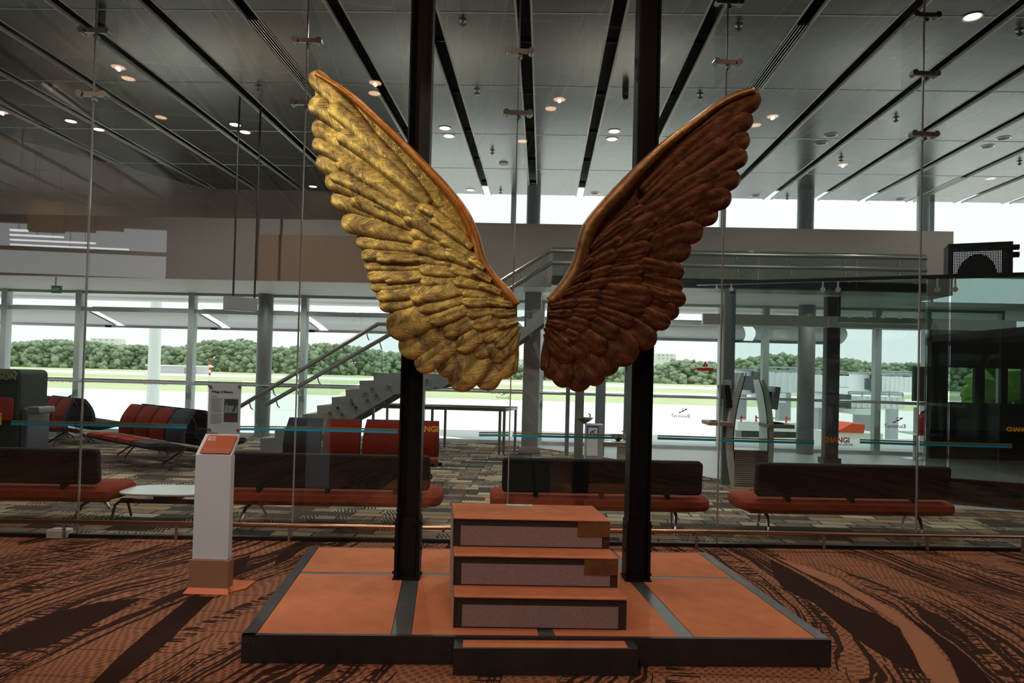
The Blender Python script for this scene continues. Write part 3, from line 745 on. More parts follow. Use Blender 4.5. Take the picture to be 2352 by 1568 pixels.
tape = mat('brown packing tape patch', (.2, .09, .035), .3, 0, .7, 9)
for k in (1, 2):
    mb = MB(); sbox(mb, Wd-.215, Wd-.0, dep[k]-.0085, dep[k]-.003, (k+1)*rise-.108, (k+1)*rise-.008); mb.build('tape_patch', tape, sb, label='brown stained tape patch')
mb = MB(); q = MB(); zt = 3*rise
mb.add([skew(.40, .86, zt+.0015), skew(.40+.19, .86, zt+.0015), skew(.40+.19, .93, zt+.0015), skew(.40, .93, zt+.0015)], [(0, 1, 2, 3)]); o = mb.build('tape_patch', foil, sb, label='silver foil tape')
mb = MB(); mb.add([skew(-.001, -.012, 0), skew(-.001, .93, 0), skew(-.001, .93, 3*rise), skew(-.001, .43-.012, 3*rise), skew(-.001, .43, 2*rise), skew(-.001, .2, 2*rise), skew(-.001, .2, rise), skew(-.001, -.012, rise)], [list(range(8))]); mb.build('side_panel', mat('pale plywood', (.45, .36, .3), .7), sb)

# ---------------------------------------------------------------- steel posts
def post(x, y, lab):
    p = onz(x, y, .16)
    t = thing('steel_post', lab, 'post', (p.x, p.y, .1625), GA)
    top = CZ-.163
    mb = MB(); mb.box(-.082, -.07, -.085, .085, 0, top); mb.box(.07, .082, -.085, .085, 0, top); mb.box(-.07, .07, -.012, .0, 0, top); mb.build('beam', darksteel, t)
    mb = MB(); mb.box(-.058, .058, -.03, -.012, 0, .44); mb.build('splice_plate', darksteel, t)
    mb = MB(); mb.box(-.092, -.0825, -.08, .08, 0, .44); mb.box(.0825, .092, -.08, .08, 0, .44); mb.build('side_plate', darksteel, t)
    mb = MB(); mb.box(-.1, .1, -.1, .1, -.0015, .008); mb.build('base_plate', darksteel, t)
    for z in (.04, .22, .40):
        for sx in (-1, 1):
            b = MB(); b.cyl((sx*.092 if sx > 0 else -.107, -.05, z), .011, .015, 6, axis='x'); b.build('bolt', darksteel, t)
    for z in (.06, .38):
        for sx in (-.035, .035):
            b = MB(); b.cyl((sx, -.04, z), .011, .012, 6, axis='y'); b.build('bolt', darksteel, t)
post(936, 1323, 'dark steel H-beam post behind the bright gold wing')
post(1460, 1327, 'dark steel H-beam post behind the dark reddish wing')

# ---------------------------------------------------------------- the wings
def bez(a, b, c, t): return a*(1-t)**2+b*2*t*(1-t)+c*t*t
def pl(path, t):
    n = len(path)-1; f = min(max(t, 0), .9999)*n; i = int(f); g = f-i
    p0 = path[max(i-1, 0)]; p1 = path[i]; p2 = path[i+1]; p3 = path[min(i+2, n)]
    r = []
    for k in range(len(p1)):
        a, b, c, d = p0[k], p1[k], p2[k], p3[k]
        r.append(.5*((2*b)+(-a+c)*g+(2*a-5*b+4*c-d)*g*g+(-a+3*b-3*c+d)*g**3))
    return r
def wing(name, label, outline, lead, feathers, Y0, seed, gold, gold_edge):
    rr = random.Random(seed)
    t = thing(name, label, 'wing sculpture', (0, 0, 0))
    def W(x, y, h): return ony(x, y, Y0(x, y)-h)
    # solid backing
    mb = MB(); pts = outline
    N = len(pts); front = [W(x, y, .02) for x, y in pts]; back = [W(x, y, -.03) for x, y in pts]
    mb.add(front+back, [list(range(N)), [N+i for i in range(N)][::-1]]+[[i, N+i, N+(i+1) % N, (i+1) % N] for i in range(N)])
    mb.build('body', gold, t)
    for (nm, tip, root, wd, bend, h0, th) in feathers:
        tx, ty = tip; rx, ry = root
        a = Vector((rx, ry)); c = Vector((tx, ty)); d = c-a; Lp = d.length; pr = Vector((-d.y, d.x)).normalized()
        b = (a+c)/2+pr*bend*Lp
        hw = wd/2; NU, NV = 34, 10
        # pull the tip in so that the rounded end lands on the given point
        vs = []; fs = []; uvs = []
        ph = rr.uniform(0, 6); wavy = rr.uniform(.02, .06)
        cap = min(.45, hw*1.05/Lp)
        for i in range(NU+1):
            u = i/NU
            u = 1-(1-u)**1.25
            P = bez(a, b, c, u); T_ = (bez(a, b, c, min(1, u+.01))-bez(a, b, c, max(0, u-.01))).normalized(); Nn = Vector((-T_.y, T_.x))
            base = .62+.38*min(1, u/.55)
            e = (u-(1-cap))/cap
            wv = base*(math.sqrt(max(0, 1-e*e)) if e > 0 else 1)*(1+wavy*math.sin(u*9+ph))
            for j in range(NV+1):
                v = -1+2*j/NV
                q = P+Nn*(v*hw*max(wv, .012))
                dome = (1-abs(v)**5)
                h = h0+th*dome*(.55+.45*wv)+.5*th*v*SH*(1 if nm != 'x' else 0)-.35*th*math.exp(-(v/.13)**2)*(1-u*.5)
                h += .12*th*math.sin(v*5+u*13+ph)*(1-abs(v))
                h -= .9*th*max(0, e)**2
                vs.append(W(q.x, q.y, h)); uvs.append((u*Lp*.0031+seed, v*hw*.0031))
        for i in range(NU):
            for j in range(NV):
                k = i*(NV+1)+j; fs.append((k, k+1, k+NV+2, k+NV+1))
        # skirt round the edge
        ring = [j for j in range(NV+1)]+[i*(NV+1)+NV for i in range(1, NU+1)]+[NU*(NV+1)+j for j in range(NV-1, -1, -1)]+[i*(NV+1) for i in range(NU-1, 0, -1)]
        n0 = len(vs)
        for k in ring:
            # recover lateral position, pushed back and slightly inwards
            p = vs[k]; dirv = (p-Vector((0, 0, CAMZ))).normalized(); back = .028+th*.6
            vs.append(p+Vector((0, back, 0))+Vector((dirv.x, 0, dirv.z))*back*.8/max(.5, dirv.y)); uvs.append(uvs[k])
        m = len(ring)
        for i in range(m): j = (i+1) % m; fs.append((ring[j], ring[i], n0+i, n0+j))
        mb = MB(); mb.add(vs, fs)
        o = mb.build(nm, gold, t, True); me = o.data; uvl = me.uv_layers.new(name='UVMap')
        for lp in me.loops: uvl.data[lp.index].uv = uvs[lp.vertex_index]
    # leading edge: a swelling rounded bar
    n = 44; K = 12; vs = []; fs = []; uvs = []
    for i in range(n+1):
        x, y, r = pl(lead, i/n); x2, y2, _ = pl(lead, min(1, i/n+.01)); x1, y1, _ = pl(lead, max(0, i/n-.01))
        T_ = Vector((x2-x1, y2-y1)).normalized(); Nn = Vector((-T_.y, T_.x))
        for k in range(K):
            an = 2*math.pi*k/K; q = Vector((x, y))+Nn*math.cos(an)*r
            vs.append(W(q.x, q.y, .045+math.sin(an)*r*.0042)); uvs.append((i*.03, .01))
    for i in range(n):
        for k in range(K): j = (k+1) % K; fs.append((i*K+k, i*K+j, (i+1)*K+j, (i+1)*K+k))
    fs.append(tuple(range(K))[::-1]); fs.append(tuple(n*K+k for k in range(K)))
    mb = MB(); mb.add(vs, fs); o = mb.build('leading_edge', gold_edge, t, True)
    # seams and bolts between the castings
    for (bx_, by_, yb) in BR[seed]:
        p = W(bx_, by_, -.025); b = MB(); b.box(p.x-.04, p.x+.04, p.y, yb, p.z-.05, p.z+.05); b.build('mounting_bracket', darksteel, t)
    return t
SEAMS = {}; SH = -.7
BR = {1: [(945, 560, 4.99), (940, 760, 4.99)], 3: [(1480, 560, 5.17), (1478, 740, 5.17)]}
def F_(nm, h0, th, L): return [(nm, a, b, w_, bd, h0+.0*i, th) for i, (a, b, w_, bd) in enumerate(L)]
# --- left wing (photo-left)
leadL = [(724, 168, 5), (792, 210, 8), (872, 281, 9), (930, 336, 10), (980, 388, 11), (1024, 435, 12), (1064, 488, 13), (1089, 542, 13), (1104, 597, 13), (1131, 638, 12), (1163, 675, 14), (1184, 704, 14)]
outL = [(724, 172), (793, 211), (873, 282), (931, 337), (982, 388), (1026, 435), (1066, 488), (1091, 541), (1106, 597), (1131, 640), (1163, 677), (1188, 700), (1188, 790), (1181, 858), (1150, 855), (1100, 870), (1060, 872), (1030, 850), (1000, 835), (960, 815), (930, 780), (900, 730), (880, 690), (862, 645), (850, 600), (835, 560), (800, 510), (770, 440), (740, 370), (728, 310), (724, 240)]
prim = [((713, 166), (915, 395), 44, .03), ((711, 230), (930, 410), 50, .06), ((718, 282), (955, 455), 56, .06), ((718, 322), (950, 480), 40, .05), ((727, 362), (960, 500), 50, .05), ((747, 405), (965, 515), 52, .06), ((760, 452), (960, 530), 52, .06), ((783, 508), (975, 552), 54, .05),
        ((817, 552), (985, 575), 42, .03), ((829, 583), (995, 592), 36, -.02), ((836, 606), (1000, 608), 34, -.04), ((843, 633), (1005, 625), 34, -.05), ((850, 655), (1005, 640), 36, -.06), ((863, 677), (1010, 655), 36, -.07), ((870, 700), (1015, 665), 42, -.08),
        ((888, 757), (1045, 690), 80, -.05), ((917, 806), (1065, 725), 68, -.05), ((956, 848), (1090, 745), 52, -.03), ((1008, 858), (1110, 755), 56, -.03), ((1036, 888), (1140, 780), 74, -.06), ((1100, 890), (1168, 785), 62, -.08), ((1146, 868), (1178, 780), 48, -.08), ((1177, 860), (1182, 770), 26, 0)]
def stack(nm, L, h0, th, dh, order=1):
    out = []
    for i, (a, b, w_, bd) in enumerate(L): out.append((nm, a, b, w_, bd, h0+dh*((i % 2)), th))
    return out
prim2 = [((752, 236), (975, 455), 44, .05), ((775, 300), (985, 470), 44, .05), ((770, 362), (985, 505), 46, .06), ((758, 396), (975, 520), 36, .05), ((800, 450), (985, 540), 44, .05), ((860, 590), (1005, 590), 26, -.03), ((880, 640), (1010, 625), 26, -.05)]
cov = [((905, 462), (1068, 575), 46, .1), ((928, 490), (1075, 590), 42, .08), ((940, 528), (1080, 590), 34, .06), ((945, 562), (1085, 600), 40, .03), ((958, 590), (1085, 610), 32, .0), ((962, 616), (1090, 625), 34, -.02), ((964, 642), (1095, 640), 34, -.03), ((940, 678), (1095, 650), 50, -.05), ((958, 706), (1100, 672), 38, -.05), ((985, 738), (1110, 690), 34, -.06),
       ((1018, 768), (1135, 700), 44, -.05), ((1048, 800), (1150, 725), 48, -.08), ((1088, 815), (1168, 745), 46, -.08), ((1128, 828), (1180, 760), 44, -.08), ((1160, 815), (1186, 760), 34, -.05)]
ter = [((960, 470), (1078, 560), 26, .1), ((985, 500), (1085, 570), 26, .08), ((1008, 545), (1095, 598), 30, .05), ((1020, 575), (1110, 618), 32, .02), ((1030, 612), (1118, 640), 30, .0), ((1042, 642), (1130, 660), 28, -.02), ((1058, 668), (1150, 680), 28, -.03), ((1062, 692), (1160, 690), 28, -.04), ((1068, 718), (1172, 705), 30, -.05), ((1085, 748), (1180, 718), 36, -.06), ((1105, 778), (1186, 735), 34, -.08), ((1135, 795), (1188, 745), 32, -.08)]
small = [((1075, 590), (1112, 618), 20, .05), ((1085, 620), (1128, 645), 20, .02), ((1100, 650), (1150, 672), 20, 0), ((1115, 688), (1178, 700), 22, -.03), ((1125, 715), (1184, 716), 24, -.05), ((1140, 745), (1188, 735), 24, -.06)]
def shape_all(prim, prim2, cov, ter, small):
    out = []
    for i, (a, b, w_, bd) in enumerate(prim): out.append(('flight_feather', a, b, w_, bd, .035+.008*(i % 2), .019))
    for i, (a, b, w_, bd) in enumerate(prim2): out.append(('flight_feather', a, b, w_, bd, .05+.006*(i % 2), .017))
    for i, (a, b, w_, bd) in enumerate(cov): out.append(('covert_feather', a, b, w_, bd, .062+.007*(i % 2), .018))
    for i, (a, b, w_, bd) in enumerate(ter): out.append(('covert_feather', a, b, w_, bd, .078+.006*(i % 2), .015))
    for i, (a, b, w_, bd) in enumerate(small): out.append(('covert_feather', a, b, w_, bd, .1+.004*(i % 2), .013))
    return out
YL = lambda x, y: 4.93-.22*max(0, (1190-x)/480)
wing('bronze_wing', 'bright gold feathered wing sculpture on the left post', outL, leadL, shape_all(prim, prim2, cov, ter, small), YL, 1, gold, gold_edge)
# --- right wing
leadR = [(1735, 206, 7), (1698, 216, 9), (1652, 240, 9), (1597, 281, 10), (1537, 326, 11), (1478, 381, 13), (1430, 434, 17), (1385, 482, 17), (1352, 528, 18), (1338, 580, 18), (1322, 625, 18), (1296, 664, 18), (1265, 696, 15)]
outR = [(1735, 215), (1700, 222), (1655, 246), (1600, 288), (1540, 332), (1480, 386), (1430, 434), (1385, 482), (1352, 528), (1338, 580), (1322, 625), (1296, 664), (1258, 695), (1252, 780), (1248, 850), (1275, 860), (1310, 875), (1345, 880), (1375, 860), (1395, 840), (1430, 815), (1480, 790), (1520, 750), (1550, 700), (1555, 640), (1560, 580), (1590, 525), (1630, 480), (1670, 420), (1700, 350), (1708, 290), (1720, 250)]
primR = [((1745, 214), (1510, 405), 56, -.05), ((1728, 264), (1510, 430), 48, -.04), ((1720, 308), (1500, 465), 54, -.04), ((1716, 350), (1490, 490), 48, -.05), ((1700, 402), (1480, 505), 52, -.05), ((1680, 446), (1470, 530), 54, -.05), ((1650, 486), (1465, 550), 52, -.05), ((1616, 526), (1455, 572), 58, -.04),
         ((1588, 568), (1450, 585), 66, .0), ((1572, 624), (1430, 605), 48, .05), ((1568, 664), (1430, 622), 46, .05), ((1576, 690), (1425, 642), 38, .06), ((1560, 720), (1420, 660), 44, .07), ((1540, 744), (1415, 685), 44, .07), ((1506, 790), (1390, 705), 62, .05),
         ((1458, 830), (1370, 725), 84, .06), ((1412, 858), (1340, 745), 62, .06), ((1378, 884), (1325, 765), 56, .05), ((1340, 898), (1302, 768), 62, .05), ((1300, 890), (1282, 768), 54, .04), ((1268, 872), (1266, 768), 38, 0), ((1249, 852), (1258, 768), 22, 0)]
def mir(L, dy=4):
    return [((1253+(1190-a[0])*1.0, a[1]+dy), (1253+(1190-b[0])*1.0, b[1]+dy), w_, -bd) for a, b, w_, bd in L]
prim2R = [((1690, 262), (1475, 440), 44, -.05), ((1672, 322), (1470, 478), 46, -.05), ((1660, 382), (1465, 505), 46, -.05), ((1640, 430), (1465, 540), 44, -.05), ((1600, 480), (1455, 560), 40, -.04), ((1550, 620), (1430, 590), 34, .03), ((1545, 690), (1425, 640), 30, .05)]
YR = lambda x, y: 5.02-.16*max(0, (x-1253)/480)
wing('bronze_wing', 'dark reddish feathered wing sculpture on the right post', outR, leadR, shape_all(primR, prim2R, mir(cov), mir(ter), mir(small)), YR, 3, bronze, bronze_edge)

# ---------------------------------------------------------------- sign stand
c0 = onz(430, 1362); c1 = onz(521, 1365); u_ = (c1-c0).normalized(); W2 = (c1-c0).length
sg = thing('sign_stand', 'tall white sign stand with a tilted orange plaque left of the platform', 'sign', c0, math.atan2(u_.y, u_.x))
h = lambda y, x=480, Y=4.97: ony(x, y, Y).z
zb, zt = h(1290), h(1046)
mb = MB(); mb.rbox(.012, W2-.012, .03, .09, zb, zt, .01, 2, 'y'); mb.build('column', whitepl, sg)
mb = MB(); mb.rbox(0, W2, .01, .1, .035, zb, .006, 2, 'y'); mb.build('base_cover', brownpl, sg)
mb = MB(); mb.prism([(-.025, -.02, .003), (W2+.02, -.02, .003), (W2, .01, .04), (0, .01, .04)], (0, .002, 0))
mb.prism([(W2, .0, .0), (W2+.09, .12, .0), (W2+.09, .3, .0), (W2, .3, 0)], (0, 0, .014)); mb.box(0, W2, .01, .3, 0, .014)
mb.build('foot', orangepl, sg)
# tilted head: from (zt) back and up to z of y=1000
zh = h(1003)+.005
tilt0 = Vector((.012, .03, zt)); tilt1 = Vector((.05, .13, zh+.0))
mb = MB(); mb.prism([(.012, .03, zt-.004), (W2-.012, .03, zt-.004), (W2-.004, .14, zh), (.03, .14, zh)], (0, .02, -.012)); mb.build('head_panel', whitepl, sg)
up = (Vector((0, .11, zh-zt))).normalized(); fo = face(Vector((.035, .03, zt+.006))+Vector((0, -.004, .0)), Vector((1, 0, 0)), up)
hh = math.hypot(.11, zh-zt)
nf = fo.to_3x3() @ Vector((0, 0, 1))
mb = MB(); mb.prism([fo @ Vector((.008, .004, 0)), fo @ Vector((W2-.06, .004, 0)), fo @ Vector((W2-.048, hh-.018, 0)), fo @ Vector((.028, hh-.018, 0))], nf*.004); o = mb.build('plaque', plaque, sg)
text('Jorge', .026, inkwhite, o, fo @ Matrix.Translation((.036, hh-.045, .005)), .0005); text('Marín', .026, inkwhite, o, fo @ Matrix.Translation((.034, hh-.067, .005)), .0005)
mb = MB()
for k in range(4): mb.add([fo @ Vector((.03, .02+k*.007, .005)), fo @ Vector((W2-.07, .02+k*.007, .005)), fo @ Vector((W2-.07, .0225+k*.007, .005)), fo @ Vector((.03, .0225+k*.007, .005))], [(0, 1, 2, 3)])
mb.build('fine_print', mat('faint orange print', (.62, .2, .1), .5), o)
zA = zh+.004; zT = h(874)
xl = .03
mb = MB(); mb.rbox(xl, xl+.265, .145, .152, zA, zT, .004, 2, 'y'); ac = mb.build('acrylic_sheet', acryl, sg, label='clear acrylic sheet with a white notice')
mb = MB(); mb.box(xl+.004, xl+.255, .1560, .1570, zA+.004, zT-.03); nb = mb.build('notice', mat('white notice paper', (.78, .8, .8), .7), sg, label='white printed notice')
fo = face(Vector((xl, .1552, zA)), (1, 0, 0)); HH = zT-zA
text('Wings of Mexico', .024, inkdark, nb, fo @ Matrix.Translation((.028, HH*.765, 0)), .0009)
text('Jorge Marín', .009, inkdark, nb, fo @ Matrix.Translation((.03, HH*.69, 0)), 0)
mb = MB(); rr = random.Random(5)
def ln(x0, x1, y): mb.add([fo @ Vector((x0, y, 0)), fo @ Vector((x1, y, 0)), fo @ Vector((x1, y+.0028, 0)), fo @ Vector((x0, y+.0028, 0))], [(0, 1, 2, 3)])
for k in range(29):
    if k in (16,): continue
    ln(.026, .026+.085*(1 if rr.random() < .8 else .7), HH*.65-k*.0068)
mb.build('text_lines', mat('grey print', (.3, .3, .3), .7), nb, kind='stuff', label='column of fine grey print')
# small picture on the notice: a dim hall with a platform and two wings
def q(x0, x1, y0, y1, m, z=0.0005): s = MB(); s.add([fo @ Vector((x0, y0, z)), fo @ Vector((x1, y0, z)), fo @ Vector((x1, y1, z)), fo @ Vector((x0, y1, z))], [(0, 1, 2, 3)]); return s.build('picture_area', m, nb)
x0, x1, y0, y1 = .128, .235, HH*.22, HH*.655
q(x0, x1, y0, y1, mat('print dark', (.06, .07, .06), .6)); q(x0, x1, y0, y0+.05, mat('print red brown', (.16, .06, .05), .6), .0007); q(x0+.004, x1-.004, y0+.07, y0+.125, mat('print pale window', (.38, .46, .44), .6), .0007)
for xa, xb, m_ in ((.02, .045, mat('print gold', (.4, .36, .2), .6)), (.06, .088, mat('print wing brown', (.12, .06, .04), .6))):
    s = MB(); s.add([fo @ Vector((x0+xa, y0+.15, .001)), fo @ Vector((x0+xb, y0+.085, .001)), fo @ Vector((x0+(xa+xb)/2, y0+.08, .001)), fo @ Vector((x0+xa-.01, y0+.12, .001))] if xa < .05 else [fo @ Vector((x0+xa, y0+.08, .001)), fo @ Vector((x0+xb-.008, y0+.08, .001)), fo @ Vector((x0+xb+.008, y0+.12, .001)), fo @ Vector((x0+xb, y0+.15, .001))], [(0, 1, 2, 3)]); s.build('picture_area', m_, nb)
for (x, z) in ((.018, zT-.045), (.245, zT-.042), (.018, zA+.03), (.245, zA+.03)):
    s = MB(); s.lathe((0, 0, 0), [(.012, 0), (.012, .006), (.008, .009), (0.001, .009)], 16, T=Matrix.Translation((xl+x, .146, z)) @ Matrix.Rotation(math.pi/2, 4, 'X')); s.build('standoff', mat('dull reddish screw cap', (.35, .12, .1), .4, .5), sg, 'auto')
# ---------------------------------------------------------------- long benches
def make_bench(name_label, L, half):
    t = thing('lounge_bench', name_label, 'bench', (0, 0, 0), GA, 'long benches behind the glass')
    sx = (L+.24)/2; bx = L/2
    mb = MB(); n = 22; prof = [(-.3, .255), (-.33, .3), (-.32, .36), (-.26, .40), (0, .41), (.28, .40), (.34, .36), (.33, .29), (.26, .25), (0, .24)]
    vs = []; K = len(prof); xsn = [-sx, -sx+.015, -sx+.06, -sx+.2, -sx*.34, -sx*.33, -sx*.32, sx*.32, sx*.33, sx*.34, sx-.2, sx-.06, sx-.015, sx]
    for i, x in enumerate(xsn):
        k = {0: .55, 1: .75, 2: .92}.get(i, {len(xsn)-1: .55, len(xsn)-2: .75, len(xsn)-3: .92}.get(i, 1.0))
        if i in (5, 8): k = .985
        for y, z in prof: vs.append((x, y*(k if k < .98 else 1), .325+(z-.325)*k))
    fs = [list(range(K)), [(len(xsn)-1)*K+j for j in range(K)][::-1]]
    for i in range(len(xsn)-1):
        for j in range(K): m = (j+1) % K; fs.append([i*K+j, (i+1)*K+j, (i+1)*K+m, i*K+m])
    mb.add(vs, fs); mb.build('seat', seatred, t, 'auto')
    mb = MB(); T_ = Matrix.Translation((0, -.27, .435)) @ Matrix.Rotation(math.radians(6), 4, 'X')
    mb.rbox(-bx, bx, -.045, .045, 0, .36, .045, 4, 'y', T=T_); mb.build('backrest', darkfab, t, 'auto')
    for x in (-bx*.66, 0, bx*.66):
        mb = MB(); mb.rbox(x-.022, x+.022, -.3, -.2, .385, .45, .008, 2, 'y'); mb.build('back_bracket', black, t)
    mb = MB(); mb.box(-bx*.95, bx*.95, -.04, .04, .2, .245); mb.build('beam', beam_m, t)
    for x in (-bx*.8, bx*.8):
        for s in (-1, 1):
            mb = MB(); mb.tube([(x, s*.03, .22), (x+s*.02, s*.16, .19), (x+s*.05, s*.27, .05), (x+s*.055, s*.29, .012)], [.022, .019, .014, .012], 8); mb.cyl((x+s*.055, s*.29, 0), .02, .014, 12); mb.build('leg', chrome, t, 'auto')
    return t
bL = 2.12
def bench_at(pxl, pxr, vb=.72):
    ul = ong(pxl, 1100, vb-.3)[0]; ur = ong(pxr, 1100, vb-.3)[0]; return (ul+ur)/2, ur-ul
u3, L3 = bench_at(1153, 1612)
b0 = make_bench('long orange-red bench with dark back between the two steel posts', L3, None); b0.location = G(u3, .72)
u4, L4 = bench_at(1735, 2182); dup(b0, G(u4, .72), GA, 'long orange-red bench with dark back right of both steel posts')
u2, L2 = bench_at(522, 978); dup(b0, G(u2, .72), GA, 'long orange-red bench with dark back between the sign stand and the left post')
u1 = ong(226, 1100, .42)[0]-L3/2; dup(b0, G(u1, .72), GA, 'long orange-red bench with dark back at the left edge of the view')
# oval table between two benches
ut = (ong(272, 1130, .6)[0]+ong(478, 1130, .6)[0])/2; p = G(ut, .74)
t = thing('side_table', 'white rounded table on a dark beam between two long benches', 'table', p, GA)
Lt = ong(478, 1130, .6)[0]-ong(272, 1130, .6)[0]
mb = MB(); vs = []; N = 40
zt_ = ong(350, 1123, .74)[1]
for z, k in ((0, .97), (.012, 1), (.022, .99)):
    for i in range(N):
        a = 2*math.pi*i/N; ca, sa = math.cos(a), math.sin(a); ex = .6
        vs.append((Lt/2*k*math.copysign(abs(ca)**ex, ca), .3*k*math.copysign(abs(sa)**ex, sa), zt_-.022+z))
fs = [list(range(N))[::-1], [2*N+i for i in range(N)]]
for r in range(2):
    for i in range(N): j = (i+1) % N; fs.append([r*N+i, r*N+j, (r+1)*N+j, (r+1)*N+i])
mb.add(vs, fs); mb.build('table_top', tableW, t, 'auto')
mb = MB(); mb.box(-.5, .5, -.03, .03, .19, .235); mb.box(-.12, .12, -.1, .1, .235, zt_-.022); mb.build('beam', beam_m, t)
for x in (-.5, .5):
    for s_ in (-1, 1):
        l = MB(); l.tube([(x, s_*.02, .21), (x, s_*.12, .19), (x, s_*.2, .03), (x, s_*.21, .006)], [.016, .015, .012, .012], 8); l.build('leg', beam_m, t, 'auto')

# ---------------------------------------------------------------- gang seating
def gang(label, loc, rz, fabrics, double=None, sp=.6):
    t = thing('gang_seating', label, 'seating', loc, rz, 'ganged airport seats')
    n = len(fabrics)
    def chair(x, m, flip):
        R = Matrix.Rotation(math.pi, 4, 'Z') if flip else Matrix.Identity(4)
        off = .3
        def T(mb): return R @ Matrix.Translation((0, -off, 0))
        w2 = .265
        # seat pad
        side = [(-.52, .40), (-.50, .445), (-.4, .455), (-.1, .42), (.0, .40), (.0, .36), (-.1, .365), (-.4, .39), (-.5, .385)]
        mb = MB(); xx = -x if flip else x
        mb.prism([(xx-w2, y, z) for y, z in side], (2*w2, 0, 0), T=T(mb)); mb.build('seat', m, t)
        # curved back pad
        f = []; bk = []
        for k in range(9):
            a = k/8; z = .42+.5*a; y = .0-.02*math.sin(a*math.pi)+.17*a*a; f.append((y-.0, z)); bk.append((y+.035, z+.0))
        mb = MB(); vs = []; 
        for (y, z), a in zip(f, range(9)):
            wk = w2*(1-.10*(a/8)**3)
            vs += [(xx-wk, y, z), (xx-wk*.5, y-.018, z), (xx+wk*.5, y-.018, z), (xx+wk, y, z), (xx+wk, y+.04, z), (xx-wk, y+.04, z)]
        fs = []
        for a in range(8):
            for k in range(6): j = (k+1) % 6; fs.append([a*6+k, a*6+j, (a+1)*6+j, (a+1)*6+k])
        fs.append(list(range(6))[::-1]); fs.append([48+k for k in range(6)])
        mb.add(vs, fs, T=T(mb)); mb.build('backrest', m, t, 'auto')
        mb = MB(); vs = []
        for (y, z), a in zip(f, range(9)):
            wk = w2*(1.03-.10*(a/8)**3); zz = z+(.012 if a == 8 else 0)
            vs += [(xx-wk, y+.02, zz), (xx+wk, y+.02, zz), (xx+wk, y+.07, zz), (xx-wk, y+.07, zz)]
        fs = []
        for a in range(8):
            for k in range(4): j = (k+1) % 4; fs.append([a*4+k, a*4+j, (a+1)*4+j, (a+1)*4+k])
        fs.append([3, 2, 1, 0]); fs.append([32, 33, 34, 35]); mb.add(vs, fs, T=T(mb)); mb.build('back_shell', greyfab, t, 'auto', label='dark grey back shell')
        mb = MB(); mb.prism([(xx-w2-.005, y, z) for y, z in [(-.5, .385), (-.1, .36), (.06, .36), (.06, .30), (-.12, .29), (-.46, .35)]], (2*w2+.01, 0, 0), T=T(mb)); mb.build('seat_shell', darkfab, t)
    x0 = -(n-1)*sp/2
    for i, m in enumerate(fabrics): chair(x0+i*sp, m, False)
    if double:
        for i, m in enumerate(double): chair(x0+i*sp, m, True)
    mb = MB(); mb.box(x0-.3, -x0+.3, -.05, .05, .25, .31); mb.build('beam', beam_m, t)
    for x in (x0+.05, -x0-.05):
        for s in (-1, 1):
            for e in (-1, 1):
                mb = MB(); mb.tube([(x, s*.06, .3), (x+e*.16, s*.36, .05), (x+e*.16, s*.37, .0)], [.017, .013, .013], 8); mb.build('leg', beam_m, t)
    return t
R_, D_f = redfab, greyfab
# near end / far end of the gangs from their feet
pB0, pB1 = onz(395, 1083), onz(262, 1052)
ax = (pB1-pB0); ax.z = 0; ang = math.atan2(-ax.y, -ax.x)
gang('back-to-back gang of red and dark seats just left of the sign stand', (pB0+pB1)/2+Vector((.12, .5, 0)), ang, [R_, R_, R_, D_f], [D_f, R_, D_f, D_f])
pA = onz(140, 1022)
gang('back-to-back gang of red seats farther off at the left', pA+Vector((-.35, .5, 0)), ang, [R_, R_, R_], [D_f, D_f, D_f])
uC = (ong(655, 1000, 3.4)[0]+ong(1010, 1000, 3.4)[0])/2
pC = onz(840, 1098); sC = (ong(1010, 1000, 3.6)[0]-ong(655, 1000, 3.6)[0])/4.0
pc = G(uC, 3.6); gang('row of one dark and three red seats behind the left post', (pc.x, pc.y, 0), GA*.6, [D_f, R_, R_, R_], None, sC)

# ---------------------------------------------------------------- info kiosk at the left edge
kY = 11.5
def zy(x, y, Y): return ony(x, y, Y).z
p = ony(0, 960, kY); t = thing('information_booth', 'dark green booth with a red panel cut by the left edge of the view', 'booth', (p.x, kY, 0))
wb = ony(44, 900, kY).x-p.x
mb = MB(); mb.rbox(-1.2, wb, 0, .7, 0, zy(20, 848, kY), .1, 5, 'y'); mb.build('body', mat('dark green panel', (.02, .035, .025), .65, spec=.2), t, 'auto')
mb = MB(); mb.rbox(-1.1, ony(33, 900, kY).x-p.x, -.02, 0, zy(20, 965, kY), zy(20, 913, kY), .06, 4, 'y'); mb.build('red_panel', mat('booth red', (.3, .02, .015), .4), t, 'auto')
mb = MB(); mb.rbox(-1.15, wb-.04, -.02, 0, zy(20, 870, kY), zy(20, 851, kY), .08, 4, 'y'); mb.build('green_reflection', mat('painted green reflection', (.12, .16, .03), .5), t, 'auto')  # green reflection on the booth top, painted as a panel
text('iON', .16, mat('pale booth lettering', (.3, .3, .28), .6), t, face(Vector((-.0, -.03, zy(10, 872, kY))), (1, 0, 0)))
text('i', .3, goldst, t, face(Vector((.0, -.03, zy(2, 974, kY))), (1, 0, 0)), .008)
mb = MB(); a = zy(60, 942, kY); mb.rbox(wb, ony(80, 942, kY).x-p.x, .1, .5, zy(60, 951, kY), zy(60, 935, kY), .03, 3, 'y'); mb.build('arm', mat('booth arm grey', (.12, .12, .13), .4), t, 'auto')
mb = MB(); mb.rbox(wb, ony(58, 950, kY).x-p.x, .05, .6, 0, zy(50, 935, kY)-.02, .05, 3, 'y'); mb.build('pedestal', mat('booth pedestal', (.05, .06, .08), .4), t, 'auto')

